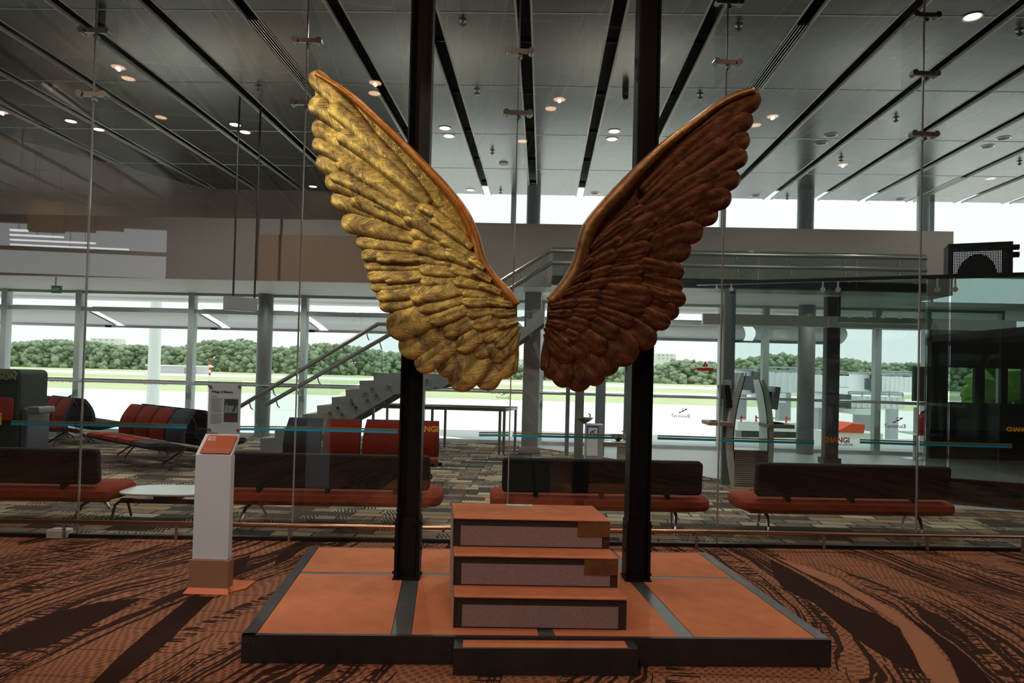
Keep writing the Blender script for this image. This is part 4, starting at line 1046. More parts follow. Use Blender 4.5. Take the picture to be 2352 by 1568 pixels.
# ---------------------------------------------------------------- staircase and mezzanine balustrade
SY = 12.75
def sp(x, y, Y=SY): return ony(x, y, Y)
t = thing('staircase', 'grey steel staircase with glass balustrade rising to the mezzanine', 'staircase', (0, 0, 0))
saw = [(598, 1052), (598, 1006), (631, 1005), (631, 987), (663, 986), (663, 969), (695, 968), (695, 951), (728, 950), (728, 931), (762, 930), (762, 912), (794, 911), (794, 894), (826, 893), (826, 874), (858, 873), (858, 856), (1010, 860), (1010, 842), (1043, 843), (1043, 824), (1076, 825), (1076, 806), (1109, 807), (1109, 787), (1142, 788), (1142, 768), (1175, 769), (1175, 749), (1208, 750), (1208, 730), (1222, 731), (1222, 709), (1250, 710), (1250, 740), (1195, 782), (1010, 893), (905, 905), (800, 968), (660, 1040), (655, 1052)]
for Yq in (SY, SY+1.5):
    pts = [ony(x, y, SY) for x, y in saw]; pts = [Vector((q.x, Yq, max(q.z, 0.0))) for q in pts]
    mb = MB(); mb.prism(pts, (0, .06, 0)); mb.build('stringer', stringer_m, t)
trd = [(598, 631, 1005), (631, 663, 986), (663, 695, 968), (695, 728, 950), (728, 762, 930), (762, 794, 911), (794, 826, 893), (826, 858, 873), (858, 1010, 857), (1010, 1043, 842), (1043, 1076, 824), (1076, 1109, 806), (1109, 1142, 787), (1142, 1175, 768), (1175, 1208, 749), (1208, 1250, 710)]
for a, b, y in trd:
    q0, q1 = sp(a, y+1), sp(b, y+1); mb = MB(); mb.box(q0.x-.02, q1.x, SY+.06, SY+1.5, q0.z-.05, q0.z-.005); mb.build('tread', stringer_m, t)
def poly(pp, Y): return [ony(x, y, Y) for x, y in pp]
hr = mat('satin steel handrail', (.33, .33, .31), .3, .95)
for nm, pp, Y in (('upper', [(545, 937), (868, 744), (985, 747), (1265, 576), (1340, 577), (1660, 583), (2128, 592)], SY-.12), ('lower', [(610, 930), (895, 768), (1000, 770), (1268, 603), (1400, 605), (1660, 611), (2128, 620)], SY-.1)):
    P = poly(pp, Y)
    if nm == 'upper': zc = P[3].z
    mb = MB(); mb.tube(P[:4], .04, 10); mb.tube([P[3], Vector((P[-1].x, Y, P[3].z))], .04, 10); mb.build('handrail', hr, t, 'auto')
    b = MB()
    for (a, c) in ((0, 1), (2, 3)):
        for k in range(6):
            f = (k+.5)/6; q = P[a].lerp(P[c], f); b.tube([q, q+Vector((.03, .02, -.12)), q+Vector((.03, .11, -.16))], .012, 6)
    for k in range(7):
        q = P[3].lerp(Vector((P[-1].x, Y, P[3].z)), (k+.5)/7); b.tube([q, q+Vector((.0, .02, -.1)), q+Vector((0, .1, -.14))], .012, 6)
    b.build('rail_bracket', steel, t, kind='stuff', label='row of small rail brackets')
gl = [[(598, 1000), (700, 948), (700, 835), (566, 915)], [(702, 947), (800, 892), (800, 776), (702, 834)], [(802, 890), (880, 852), (880, 738), (802, 775)], [(882, 852), (1000, 855), (985, 738), (882, 738)], [(1002, 852), (1130, 775), (1130, 655), (990, 735)], [(1132, 774), (1252, 705), (1262, 568), (1132, 652)]]
for g_ in gl:
    mb = MB(); mb.prism(poly(g_, SY-.02), (0, .012, 0)); mb.build('glass_panel', railglass, t)
for (x, y) in [(776, 936), (811, 927), (757, 948), (786, 951), (807, 918), (838, 901), (844, 918), (855, 890), (864, 906), (892, 886), (818, 935), (766, 963), (980, 872), (1000, 890)]:
    q = sp(x, y, SY-.03); mb = MB(); mb.cyl((q.x, q.y-.02, q.z), .028, .05, 12, axis='y'); mb.build('stud', chrome, t, 'auto')
# mezzanine balustrade
t = thing('mezzanine_balustrade', 'green tinted glass balustrade along the mezzanine edge', 'balustrade', (0, 0, 0))
q0 = sp(1268, 560); 
ed = [1268, 1410, 1560, 1742, 1968, 2128]
for a, b in zip(ed, ed[1:]):
    x0, x1 = sp(a, 600).x, sp(b, 600).x; mb = MB(); mb.box(x0+.01, x1-.01, SY-.02, SY, sp(1268, 652).z, sp(1268, 568).z); mb.build('glass_panel', glassmat('green balustrade glass', (.72, .8, .76), .06) if 'green balustrade glass' not in MATS else MATS['green balustrade glass'], t)
mb = MB(); mb.box(sp(1268, 600).x, sp(2130, 600).x, SY, 13.38, sp(1268, 652).z-.02, sp(1268, 652).z+.16); mb.build('deck_edge', mat('dark deck edge', (.09, .10, .095), .4), t)
# guard rail enclosure under the stair
t = thing('guard_railing', 'grey tubular railing enclosing the floor under the staircase', 'railing', (0, 0, 0))
Ya, Yb = 13.95, 14.75
xa0, xa1 = ony(858, 935, Ya).x, ony(1160, 940, Ya).x; zt = ony(1160, 941, Ya).z; xb0 = ony(890, 927, Yb).x; xb1 = ony(1188, 932, Yb).x
mb = MB(); mb.tube([(xa0, Ya, zt), (xa1, Ya, zt), (xb1, Yb, zt), (xb0, Yb, zt)], .035, 10); mb.build('top_rail', hr, t, 'auto')
for (x, Y) in ((xa0, Ya), (xa0*.55+xa1*.45, Ya), (xa1-.1, Ya), (xb0, Yb), (xb0*.55+xb1*.45, Yb), (xb1-.03, Yb), (xa1-.02, Ya+.15)):
    mb = MB(); mb.tube([(x, Y, 0), (x, Y, zt-.02)], .03, 8); mb.cyl((x, Y, 0), .06, .012, 12); mb.build('post', hr, t, 'auto')

# ---------------------------------------------------------------- hanging and exit signs
a, b = ony(520, 700, 12.0), ony(592, 705, 12.35)
z0, z1 = ony(527, 709, 12.0).z, ony(527, 679, 12.0).z
t = thing('hanging_sign', 'blank grey sign box hung from the ceiling on two rods', 'sign', (a.x, a.y, 0), math.atan2(b.y-a.y, b.x-a.x))
L = (b-a).xy.length
mb = MB(); mb.box(0, L, 0, .22, z0, z1); mb.build('box', mat('sign box grey', (.3, .31, .3), .5), t)
mb = MB(); mb.box(.01, L-.01, .01, .21, z0-.012, z0); mb.build('light_strip', mat('sign underside', (.7, .7, .68), .5), t)
for x in (.14, L-.03):
    mb = MB(); mb.tube([(x, .11, z1), (x, .11, CZ-.002)], .018, 8); mb.build('rod', beam_m, t)
p = ony(83, 660, 13.0); t = thing('exit_sign', 'small green exit sign hung under the soffit at far left', 'sign', (p.x, 13.55, 0))
p = ony(83, 660, 13.55)
z0, z1 = ony(83, 672, 13.55).z, ony(83, 655, 13.55).z
mb = MB(); mb.box(-.09, .11, -.02, .02, z0, z1); mb.build('panel', mat('exit green', (.06, .22, .16), .5), t)
mb = MB(); mb.box(-.02, 0, -.01, .01, z1, ZS); mb.build('hanger', steel, t)
text('EXIT', .075, inkwhite, t, face(Vector((-.075, -.024, (z0+z1)/2-.03)), (1, 0, 0)), .001)

# ---------------------------------------------------------------- check-in kiosk with two curved fins
KY = 10.75
base = onz(1722, 1118); KY = base.y
t = thing('check_in_kiosk', 'silver self-service kiosk with two curved fins and screens', 'kiosk', (base.x, KY, 0))
def K(x, y, dy=0): q = ony(x, y, KY); return Vector((q.x-base.x, dy, max(0, q.z)))
finm = mat('kiosk pale fin', (.62, .65, .62), .35, .2); finside = mat('kiosk dark edge', (.03, .03, .03), .4)
for path, s in (([(1706, 856), (1699, 885), (1688, 925), (1681, 965), (1677, 1010), (1680, 1060), (1688, 1118)], -1), ([(1752, 872), (1761, 905), (1768, 950), (1771, 990), (1771, 1030), (1768, 1075), (1762, 1118)], 1)):
    mb = MB(); vs = []; n = 22
    for i in range(n+1):
        x, y = pl([(a, b) for a, b in path], i/n); w_ = 6.5 if i > 2 else 3+i*1.2
        for dx, dy in ((-w_, 0), (w_, 0), (w_, .42), (-w_, .42)): vs.append(K(x+dx, y, dy))
    fs = [[3, 2, 1, 0], [n*4, n*4+1, n*4+2, n*4+3]]
    for i in range(n):
        for k in range(4): j = (k+1) % 4; fs.append([i*4+k, i*4+j, (i+1)*4+j, (i+1)*4+k])
    mb.add(vs, fs); mb.build('fin', finm, t, 'auto')
    mb = MB(); P = []
    for i in range(n+1): x, y = pl([(a, b) for a, b in path], i/n); P.append(K(x-s*7.5, y, -.004))
    mb.tube(P, .008, 6); mb.build('trim_strip', finside, t)
def kb(nm, x0, x1, y0, y1, d0, d1, m, r=.01, rot=0):
    a, b = K(x0, y1), K(x1, y0); mb = MB(); c = (a+b)/2
    T_ = Matrix.Translation((c.x, 0, c.z)) @ Matrix.Rotation(rot, 4, 'Y') @ Matrix.Translation((-c.x, 0, -c.z))
    mb.rbox(a.x, b.x, d0, d1, a.z, b.z, r, 2, 'y', T=T_); return mb.build(nm, m, t)
kb('screen', 1775, 1788, 888, 940, -.05, .35, mat('screen back grey', (.18, .2, .2), .3), .01, .12)
kb('screen_bracket', 1768, 1778, 900, 930, .1, .25, black, .01, .1)
kb('screen', 1664, 1678, 884, 936, -.05, .35, black, .01, -.14)
kb('screen_bracket', 1668, 1684, 873, 892, .1, .25, mat('printer grey', (.4, .42, .42), .5), .01)
kb('shelf', 1761, 1821, 975, 982, -.08, .4, mat('kiosk wood shelf', (.32, .25, .2), .6), .006)
kb('shelf', 1625, 1684, 969, 976, -.08, .4, MATS['kiosk wood shelf'], .006)
kb('keyboard', 1776, 1800, 971, 975, 0, .25, black, .003); kb('mouse', 1634, 1648, 966, 969, 0, .1, black, .003)
mb = MB()
for k in range(18):
    y = 1034+k*4.8; a, b = K(1687-(0 if k < 4 else .3), y+4), K(1763, y); mb.box(a.x, b.x, -.02, .36, a.z, b.z-.003)
mb.build('slatted_base', mat('ribbed aluminium', (.5, .52, .52), .25, .95), t)

# ---------------------------------------------------------------- drinking fountain
FY = 11.2
p = ony(1366, 1000, FY); t = thing('fountain_pillar', 'grey drinking fountain pillar with a blue pictogram sign and a steel bowl', 'drinking fountain', (p.x, FY, 0))
def Q(x, y): q = ony(x, y, FY); return q.x-p.x, q.z
x0, _ = Q(1345, 1000); x1, _ = Q(1386, 1000); z1 = Q(1366, 975)[1]
mb = MB(); mb.rbox(x0, x1, 0, .3, 0, z1, .01, 2, 'z'); mb.build('pillar', mat('fountain grey', (.36, .37, .37), .45, .2), t)
def plate(nm, xa, xb, ya, yb, d, m):
    a = Q(xa, yb); b = Q(xb, ya); mb = MB(); mb.box(a[0], b[0], -d, -d+.003, a[1], b[1]); return mb.build(nm, m, t)
plate('sign_plate', 1348, 1375, 979, 1006, .005, mat('pictogram blue', (.03, .03, .3), .4)); plate('sign_field', 1350.5, 1372.5, 982, 1004, .008, whitepl)
o = MB(); a = Q(1354, 1000); s = .11
o.tube([(a[0], -.012, a[1]), (a[0]+.02, -.012, a[1]+.06), (a[0]+.07, -.012, a[1]+.085)], .009, 6); o.tube([(a[0]+.03, -.012, a[1]+.07), (a[0]+.075, -.012, a[1]+.04)], .006, 6); o.lathe((a[0]+.085, -.012, a[1]+.095), [(.001, -.012), (.012, 0), (.001, .012)], 10); o.box(a[0]+.06, a[0]+.12, -.014, -.01, a[1]+.005, a[1]+.03); o.build('pictogram', MATS['pictogram blue'], t)
pn = plate('notice_plate', 1347, 1373, 1008, 1046, .005, whitepl)
for k, s_ in enumerate(('WARM', 'For Filtered', 'Water Only', '', 'Drinking Water', 'From Potable', 'Water Supply')):
    if s_: text(s_, .022, inkdark, pn, face(Vector((Q(1350, 0)[0], -.009, Q(1350, 1014+k*4.3)[1])), (1, 0, 0)))
def bowl(cx, cz, r, T_): 
    mb = MB(); mb.lathe((cx, .15, cz), [(.03, 0), (.045, .02), (.09, .04), (r*.8, .07), (r, .1), (r*.96, .1), (r*.7, .08), (.05, .05), (.001, .045)], 28); o = mb.build('bowl', mat('bronze steel bowl', (.3, .25, .2), .25, 1.0), T_, 'auto')
    s = MB(); s.tube([(cx+r*.6, .15, cz+.09), (cx+r*.62, .15, cz+.15), (cx+r*.45, .15, cz+.17)], .012, 8); s.build('spout', steel, o, 'auto')
bowl(Q(1366, 0)[0], z1+.0, .16, t)
p2 = ony(1418, 1010, FY); t2 = thing('fountain_arm', 'low steel drinking bowl on a horizontal arm beside the fountain pillar', 'drinking fountain', (p2.x, FY, 0))
zA_ = Q(1410, 1026)[1]; zB_ = Q(1410, 1014)[1]
mb = MB(); mb.rbox(x1+p.x-p2.x+.01, .22, .02, .28, zA_, zB_, .02, 3, 'x'); mb.build('arm', steel, t2, 'auto')
mb = MB(); mb.rbox(.02, .18, .06, .24, 0, zA_, .01, 2, 'z'); mb.build('pillar', MATS['fountain grey'], t2)
bowl(.03, zB_, .14, t2)
# glazed door frames behind the fountain
for k, (x, w_, ytop, m) in enumerate(((1301, 9, 660, colgrey), (1328, 20, 660, mat('door frame steel', (.3, .32, .31), .35, .6)), (1376, 22, 660, colgrey), (1438, 15, 660, mat('dark teal post', (.13, .17, .165), .5)), (1668, 24, 650, mat('dark teal post', (.13, .17, .165), .5)))):
    q = onz(x, 1046 if x < 1600 else 1113); D = q.y; mb = MB(); r = w_/F*D/2; mb.box(q.x-r, q.x+r, D-.04, D+.04, 0, ZS if x < 1600 else 3.1); o = mb.build('column', m); o['kind'] = 'structure'; o['label'] = 'slim metal post ' + ['behind the dark wing tip', 'of the glazed door behind the fountain', 'behind the fountain bowl', 'just left of the right steel post', 'left of the check-in kiosk'][k]

# ---------------------------------------------------------------- extinguishers
def extinguisher(x, ybase, ytop, Y, lab, scale=1.0):
    q = ony(x, ybase, Y); t = thing('fire_extinguisher', lab, 'fire extinguisher', (q.x, Y, q.z)); H = ony(x, ytop, Y).z-q.z; r = H*.16
    mb = MB(); mb.lathe((0, 0, 0), [(r, 0), (r, H*.62), (r*.7, H*.72), (r*.3, H*.78), (r*.3, H*.84)], 20); mb.build('cylinder', mat('extinguisher red', (.25, .02, .02), .35), t, 'auto')
    mb = MB(); mb.tube([(0, 0, H*.84), (r*1.3, 0, H*.95)], .012, 6); mb.tube([(0, 0, H*.84), (r*1.6, 0, H*.86)], .01, 6); mb.build('handle', black, t)
    mb = MB(); mb.tube([(0, 0, H*.86), (r*1.6, 0, H*.7), (r*1.5, 0, H*.25)], .012, 6); mb.build('hose', black, t); return t
extinguisher(2116, 996, 937, 14.6, 'black and red fire extinguisher on a stand at the right of the lounge')
q = onz(2102, 1054); t = thing('extinguisher_stand', 'white post stand holding the right fire extinguisher', 'stand', (q.x, q.y, 0))
zz = ony(2102, 935, q.y).z
mb = MB(); mb.tube([(0, 0, 0), (0, 0, zz)], .05, 12); mb.build('pole', whitepl, t, 'auto')
mb = MB(); mb.lathe((0, 0, 0), [(.25, 0), (.25, .012), (.06, .03)], 24); mb.build('base', steel, t, 'auto')
mb = MB(); zz2 = ony(2110, 996, 14.6).z; mb.box(-.4, .1, -.87, .02, zz2-.03, zz2-.001); mb.build('bracket', steel, t)
qz = onz(157, 1010); qe = extinguisher(157, 938, 905, 14.8, 'dark red fire extinguisher behind the far left seats')
t = thing('glass_guard', 'small clear glass guard panel beside the far left fire extinguisher', 'guard', (ony(150, 930, 14.9).x, 14.9, 0))
mb = MB(); mb.box(-.15, .2, 0, .012, 0, ony(150, 898, 14.9).z); mb.build('pane', railglass, t)
mb = MB(); mb.box(-.02, .24, -.22, 0, 0, ony(150, 938.5, 14.8).z-.001); mb.build('ledge', steel, t)

# ---------------------------------------------------------------- glazed gate room at right
RA, RB = onz(1655, 1112), onz(2183, 1158)
ru = (RB-RA); ru.z = 0; ru.normalize(); rn = Vector((-ru.y, ru.x, 0))
def onr(x, y, d=0): 
    q = onp(x, y, RA+rn*d, rn); return (q-RA).dot(ru), q.z
RT = onr(2133, 640)[1]
def Rg(s, d, z): q = RA+ru*s+rn*d; return Vector((q.x, q.y, z))
e = [onr(x, 640)[0] for x in (1655, 1905, 2130, 2183, 2360, 2700)]
t = thing('gate_room_screen', 'frameless glass screen with dark head beam at the right of the lounge', 'glass screen', (0, 0, 0))
tg = glassmat('greenish screen glass', (.84, .9, .88), .05)
for i in range(5):
    mb = MB(); mb.prism([Rg(e[i]+.01, 0, .01), Rg(e[i+1]-.01, 0, .01), Rg(e[i+1]-.01, 0, RT), Rg(e[i]+.01, 0, RT)], rn*.014); mb.build('pane', tg if i < 2 else darkglass, t)
mb = MB(); s0 = onr(1600, 640)[0]; mb.prism([Rg(s0, -.03, RT), Rg(e[-1], -.03, RT), Rg(e[-1], -.03, RT+.05), Rg(s0, -.03, RT+.05)], rn*.12); mb.build('head_beam', mat('dark head beam', (.02, .025, .024), .4), t)
for x in (1647, 1680, 1890, 1925, 2153, 2193):
    s_, z = onr(x, 665); mb = MB(); q = Rg(s_, -.04, z); mb.tube([q, q+rn*.04], .036, 14); q = Rg(s_, -.02, z); mb.tube([q+Vector((0, 0, .03)), q+Vector((0, 0, RT-z))], .014, 8); mb.build('glass_stud', mat('pale stud', (.7, .7, .68), .3, .5), t, 'auto')
# header behind it
mb = MB(); mb.box(onz(1655, 1060).x-.4, 9.4, 13.9, 14.0, ony(1800, 735, 13.9).z-.12, ony(1800, 735, 13.9).z+.1); struct(mb, 'trim_1', mat('pale grey header', (.8, .8, .77), .6)); 
for k, (x0, x1) in enumerate(((1925, 2030), (2032, 2130))):
    pass
mb = MB(); a = ony(1925, 740, 12.6); b = ony(2130, 740, 12.6); zt_ = ony(2000, 650, 12.6).z; zb_ = a.z
t = thing('studded_glass_header', 'green glass header panel fixed with round studs above the gate passage', 'glass panel', (0, 0, 0))
mb.box(a.x, b.x, 12.6, 12.615, zb_, zt_); mb.build('pane', MATS['green balustrade glass'], t)
for i in range(5):
    for zz in (zb_+.12,):
        s = MB(); s.cyl((a.x+.2+i*(b.x-a.x-.4)/4, 12.56, zz), .035, .04, 12, axis='y'); s.build('glass_stud', MATS['pale stud'], t, 'auto')
for i in (0, 4):
    s = MB(); s.tube([(a.x+.2+i*(b.x-a.x-.4)/4, 12.61, zt_), (a.x+.2+i*(b.x-a.x-.4)/4, 12.9, ZS+.2)], .015, 6); s.build('hanger', steel, t)
# dark interior
dkw = mat('dark room wall', (.022, .034, .03), .7)
mb = MB(); q = Rg(e[2]+.05, .02, 0); x0 = ony(2138, 900, 15.6).x
mb.box(x0+.0, 21, 15.6, 15.7, 0, ony(2250, 925, 15.6).z); mb.box(x0, 21, 15.6, 15.7, ony(2250, 845, 15.6).z, 2.95)
za, zb2 = ony(2250, 925, 15.6).z, ony(2250, 845, 15.6).z
for xa, xb in ((2100, 2178), (2240, 2262), (2300, 2315), (2351, 2420)):  # piers between the added openings that show the foliage as patches
    mb.box(ony(xa, 880, 15.6).x, ony(xb, 880, 15.6).x, 15.6, 15.7, za, zb2)
mb.box(x0, 21, Rg(e[2], .1, 0).y+.1, 15.7, 2.6, 2.75)
struct(mb, 'wall_right', dkw, label='dark wall inside the gate room with added openings for green reflection patches')
mb = MB(); mb.prism([Rg(e[2], .02, 0), Rg(e[5], .02, 0), Rg(e[5], .02, .36), Rg(e[2], .02, .36)], rn*.08); struct(mb, 'trim_2', mat('dark grey plinth', (.05, .055, .05), .5), label='dark plinth at the foot of the gate room glass')
hm = mat('bright green hedge leaves', (.22, .42, .06), .8, 0, .5, 5, .6)  # foliage added in place of greenery mirrored in the glass
t = MB()
for k in range(260):
    X = rnd.uniform(12.4, 21); z = rnd.uniform(-1, 2.3); Y = 20+rnd.uniform(-.4, .4); R = rnd.uniform(.3, .55)
    t.add([Vector((X, Y, z))+Vector((v.x, v.y, v.z))*R*(1+.3*math.sin(v.x*9+k)) for v in iv], if_)
t.add([(12.2, 20.1, GZ), (21, 20.1, GZ), (21, 20.5, GZ), (12.2, 20.5, GZ), (12.2, 20.1, 0), (21, 20.1, 0), (21, 20.5, 0), (12.2, 20.5, 0)], [(0, 1, 5, 4), (1, 2, 6, 5), (2, 3, 7, 6), (3, 0, 4, 7), (4, 5, 6, 7)])
o = t.build('standin_hedge', hm); tag(o, 'bright green foliage standing in for a reflection in the dark gate room glass', 'stand-in hedge', kind='stuff')
# perforated equipment cabinet on the head beam
s0_, z0 = onr(2172, 636, .3)[0], RT+.05; s1_ = onr(2318, 636, .3)[0]; zt_ = onr(2240, 563, .3)[1]; p = Rg(s0_, .1, z0)
t = thing('perforated_cabinet', 'black perforated cabinet standing on top of the gate room', 'cabinet', p, math.atan2(ru.y, ru.x))
Lc = s1_-s0_; Hc = zt_-z0
pm = mat('black cabinet sheet', (.022, .025, .022), .6)
mb = MB(); mb.box(0, .06, 0, .4, 0, Hc); mb.box(Lc-.05, Lc, 0, .4, 0, Hc); mb.box(.06, Lc-.05, 0, .4, Hc-.05, Hc); mb.build('frame', pm, t)
mb = MB(); nx, nz = 34, 18
for k in range(nx+1): X = .06+(Lc-.11)*k/nx; mb.box(X-.006, X+.006, 0, .006, 0, Hc-.05)
for k in range(nz+1): Z = (Hc-.05)*k/nz; mb.box(.06, Lc-.05, .001, .005, Z-.006, Z+.006)
mb.build('perforated_front', pm, t)
mb = MB(); N = 20; mb.prism([(Lc*.5+Lc*.3*math.cos(math.pi*i/N), .15, Hc*.7*math.sin(math.pi*i/N)) for i in range(N+1)], (0, .2, 0)); mb.build('fan_housing', black, t)
for z in (Hc*.62, Hc*.85):
    mb = MB(); mb.cyl((Lc, .1, z), .04, .09, 12, axis='x'); mb.build('knob', black, t, 'auto')

# ---------------------------------------------------------------- ceiling fittings
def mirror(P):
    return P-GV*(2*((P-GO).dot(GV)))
proto = {}
def downlight(P, key, lab, grp):
    m = {'on': lamp_on, 'dim': lamp_dim, 'off': lamp_off}[key]
    if key not in proto:
        t = thing('downlight', lab, 'ceiling light', P, 0, grp)
        mb = MB(); mb.lathe((0, 0, 0), [(.118, -.001), (.128, -.007), (.108, -.009), (.1, -.0015)], 28); mb.build('trim_ring', steel, t, 'auto')
        mb = MB(); mb.lathe((0, 0, 0), [(.101, -.0055), (.001, -.0055)], 28); mb.build('lens', m, t); proto[key] = t; return t
    return dup(proto[key], P, 0, lab, grp)
for (x, y, key, lab) in [(163, 278, 'on', 'lit downlight, outer of the pair at far left'), (227, 297, 'on', 'lit downlight, inner of the pair at far left'), (540, 286, 'on', 'lit downlight, upper of the pair left of the gold wing'), (563, 303, 'on', 'lit downlight, lower of the pair left of the gold wing'), (719, 428, 'on', 'lit downlight near the wall behind the gold wing'),
                         (1022, 294, 'on', 'lit downlight, upper of the pair right of the left post'), (1031, 312, 'on', 'lit downlight, lower of the pair right of the left post'), (1411, 301, 'on', 'lit downlight, upper of the pair left of the right post'), (1406, 319, 'on', 'lit downlight, lower of the pair left of the right post'), (1081, 436, 'on', 'small lit downlight above the clerestory between the posts'), (2234, 38, 'on', 'large bright downlight in the top right corner'),
                         (1908, 310, 'off', 'unlit downlight, upper of the pair right of the dark wing'), (1886, 328, 'off', 'unlit downlight, lower of the pair right of the dark wing'), (2305, 317, 'off', 'unlit downlight, right one of the pair at the right edge'), (2268, 336, 'off', 'unlit downlight, left one of the pair at the right edge'), (1366, 443, 'off', 'unlit downlight above the clerestory left of the dark wing'), (1736, 449, 'off', 'unlit downlight above the clerestory right of the dark wing'), (2068, 457, 'off', 'unlit downlight above the clerestory left of the far right mullion')]:
    P = onz(x, y, CZ-.001); downlight(P, key, lab, 'lounge downlights')
def spot(P, target, W_, col, ang, blend=.6, size=.08, name='spot_light'):
    L_ = bpy.data.lights.new(name, 'SPOT'); L_.energy = W_; L_.color = col; L_.spot_size = math.radians(ang); L_.spot_blend = blend; L_.shadow_soft_size = size
    o = bpy.data.objects.new(name, L_); COL.objects.link(o); o.location = P; d = (Vector(target)-Vector(P)).normalized(); o.rotation_euler = d.to_track_quat('-Z', 'Y').to_euler(); return o
WARM = (1, .72, .52)
HALLW = 60
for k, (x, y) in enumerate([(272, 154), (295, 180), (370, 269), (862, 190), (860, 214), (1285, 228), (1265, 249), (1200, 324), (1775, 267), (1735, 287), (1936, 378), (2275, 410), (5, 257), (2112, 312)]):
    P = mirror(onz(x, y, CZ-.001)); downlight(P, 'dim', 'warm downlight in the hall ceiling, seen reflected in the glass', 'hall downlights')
    if k in (0, 3, 5, 8, 10, 12): spot(P-Vector((0, 0, .03)), (P.x*.75, P.y+.8, 0), HALLW*2, WARM, 125, .8, .03)
for X, Y in ((-3.2, 4.6), (-.3, 4.9), (2.8, 5.0), (6, 5.2), (-6.5, 4.2)): spot((X, Y, 6.4), (X*.9, Y-.1, 0), HALLW*1.3, WARM, 120, .8, .03)
for (x, y) in ((195, 285), (552, 295), (1026, 303), (1408, 310)):
    P = onz(x, y, CZ-.05); spot(P, (P.x, P.y, 0), 150, (1, .66, .42), 100, .7)
for X, Y in ((-9, 9), (-5.5, 10.5), (-2, 9.6), (1.5, 9.6), (5, 10), (8.5, 11), (-8, 14), (-3, 13.5), (2, 13.5), (7, 14)): spot((X, Y, 6.4), (X, Y+.4, 0), 270, (.96, .97, .92), 150, .8, .03)  # added fill lamps without fittings, to brighten the lounge
for X in range(-15, 12, 3): spot((X, 14.7, 3.36), (X, 14.8, 0), 60, (1, .95, .88), 160, .5, .03)
# unseen neutral floodlights added to brighten the sign stand and the steps
spot((-4.2, -.5, 6.3), (-2.45, 5, .9), 520, (.92, .97, 1), 26, .5, .03)
spot((-1, -3, 6.3), (.1, 4.4, .1), 300, (.95, .97, 1), 30, .8, .03)
spot((-7.5, 1.2, 6.3), mirror(ony(150, 500, 17)), 500, (1, .85, .7), 70, .6, .03)  # lamp added to brighten the amber panels so their reflection shows
# picture light on the gold wing
sp_ = spot((-3.6, 1.4, 5.2), ony(825, 380, 4.8), 460, (1, .92, .72), 22, .35, .05)
spr = mat('sprinkler brass', (.3, .3, .28), .3, .8)
sproto = None
for (x, y, lab) in [(1063, 46, 'top left between the posts'), (1096, 206, 'below the first between the posts'), (594, 198, 'left of the gold wing tip'), (1697, 57, 'above the dark wing tip'), (1608, 216, 'beside the dark wing tip'), (1131, 345, 'by the smoke detector'), (1150, 437, 'nearest the clerestory between the posts'), (2058, 270, 'left of the right glass joint'), (2342, 370, 'at the right edge'), (1932, 362, 'beside the far reflected downlight'), (2342, 68, 'in the upper right corner'), (1808, 450, 'nearest the clerestory at right'), (120, 198, 'at the far left')]:
    P = onz(x, y, CZ-.001)
    if sproto is None:
        sproto = thing('sprinkler', 'small ceiling sprinkler head '+lab, 'sprinkler', P, 0, 'ceiling sprinklers')
        mb = MB(); mb.lathe((0, 0, 0), [(.055, 0), (.055, -.008), (.02, -.02)], 16); mb.build('rose', spr, sproto, 'auto')
        mb = MB(); mb.tube([(0, 0, -.02), (0, 0, -.1)], .015, 8); mb.tube([(-.05, 0, -.06), (.05, 0, -.06)], .01, 6); mb.tube([(0, -.05, -.06), (0, .05, -.06)], .01, 6); mb.lathe((0, 0, -.1), [(.001, -.002), (.035, 0), (.035, .004), (.001, .004)], 14); mb.build('head', spr, sproto, 'auto')
    else: dup(sproto, P, 0, 'small ceiling sprinkler head '+lab)
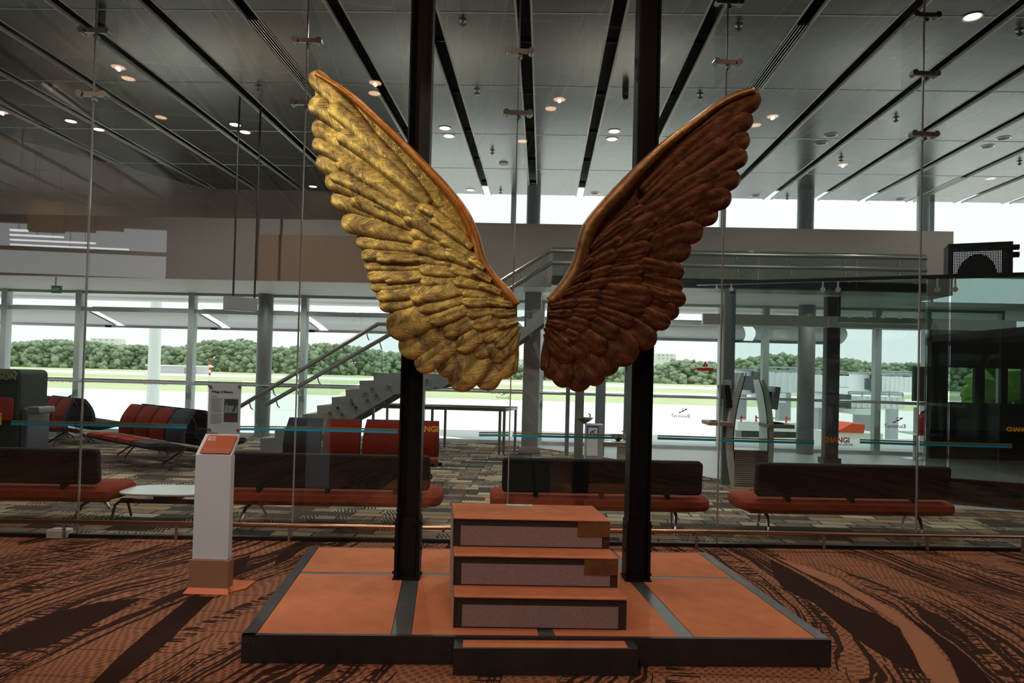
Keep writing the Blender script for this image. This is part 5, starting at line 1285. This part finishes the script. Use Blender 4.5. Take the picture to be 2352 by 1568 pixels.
for (x, y, lab) in ((1437, 205, 'short grey cylinder camera under the ceiling left of the right post'), (233, 36, 'short grey cylinder camera under the ceiling in the upper left corner')):
    P = onz(x, y-6, CZ-.001); t = thing('ceiling_camera', lab, 'camera', P)
    mb = MB(); mb.lathe((0, 0, 0), [(.055, 0), (.055, -.15), (.045, -.16)], 20); mb.build('housing', mat('camera housing', (.16, .165, .15), .4, .3), t, 'auto')
    mb = MB(); mb.lathe((0, 0, 0), [(.05, -.161), (.045, -.2), (.001, -.205)], 20); mb.build('lens_cover', black, t, 'auto')
P = onz(1157, 375, CZ-.001); t = thing('smoke_detector', 'round pale smoke detector on the ceiling between the posts', 'smoke detector', P)
mb = MB(); mb.lathe((0, 0, 0), [(.11, 0), (.11, -.02), (.07, -.05), (.001, -.055)], 24); mb.build('case', linem, t, 'auto')

# ---------------------------------------------------------------- things behind the camera that the glass reflects
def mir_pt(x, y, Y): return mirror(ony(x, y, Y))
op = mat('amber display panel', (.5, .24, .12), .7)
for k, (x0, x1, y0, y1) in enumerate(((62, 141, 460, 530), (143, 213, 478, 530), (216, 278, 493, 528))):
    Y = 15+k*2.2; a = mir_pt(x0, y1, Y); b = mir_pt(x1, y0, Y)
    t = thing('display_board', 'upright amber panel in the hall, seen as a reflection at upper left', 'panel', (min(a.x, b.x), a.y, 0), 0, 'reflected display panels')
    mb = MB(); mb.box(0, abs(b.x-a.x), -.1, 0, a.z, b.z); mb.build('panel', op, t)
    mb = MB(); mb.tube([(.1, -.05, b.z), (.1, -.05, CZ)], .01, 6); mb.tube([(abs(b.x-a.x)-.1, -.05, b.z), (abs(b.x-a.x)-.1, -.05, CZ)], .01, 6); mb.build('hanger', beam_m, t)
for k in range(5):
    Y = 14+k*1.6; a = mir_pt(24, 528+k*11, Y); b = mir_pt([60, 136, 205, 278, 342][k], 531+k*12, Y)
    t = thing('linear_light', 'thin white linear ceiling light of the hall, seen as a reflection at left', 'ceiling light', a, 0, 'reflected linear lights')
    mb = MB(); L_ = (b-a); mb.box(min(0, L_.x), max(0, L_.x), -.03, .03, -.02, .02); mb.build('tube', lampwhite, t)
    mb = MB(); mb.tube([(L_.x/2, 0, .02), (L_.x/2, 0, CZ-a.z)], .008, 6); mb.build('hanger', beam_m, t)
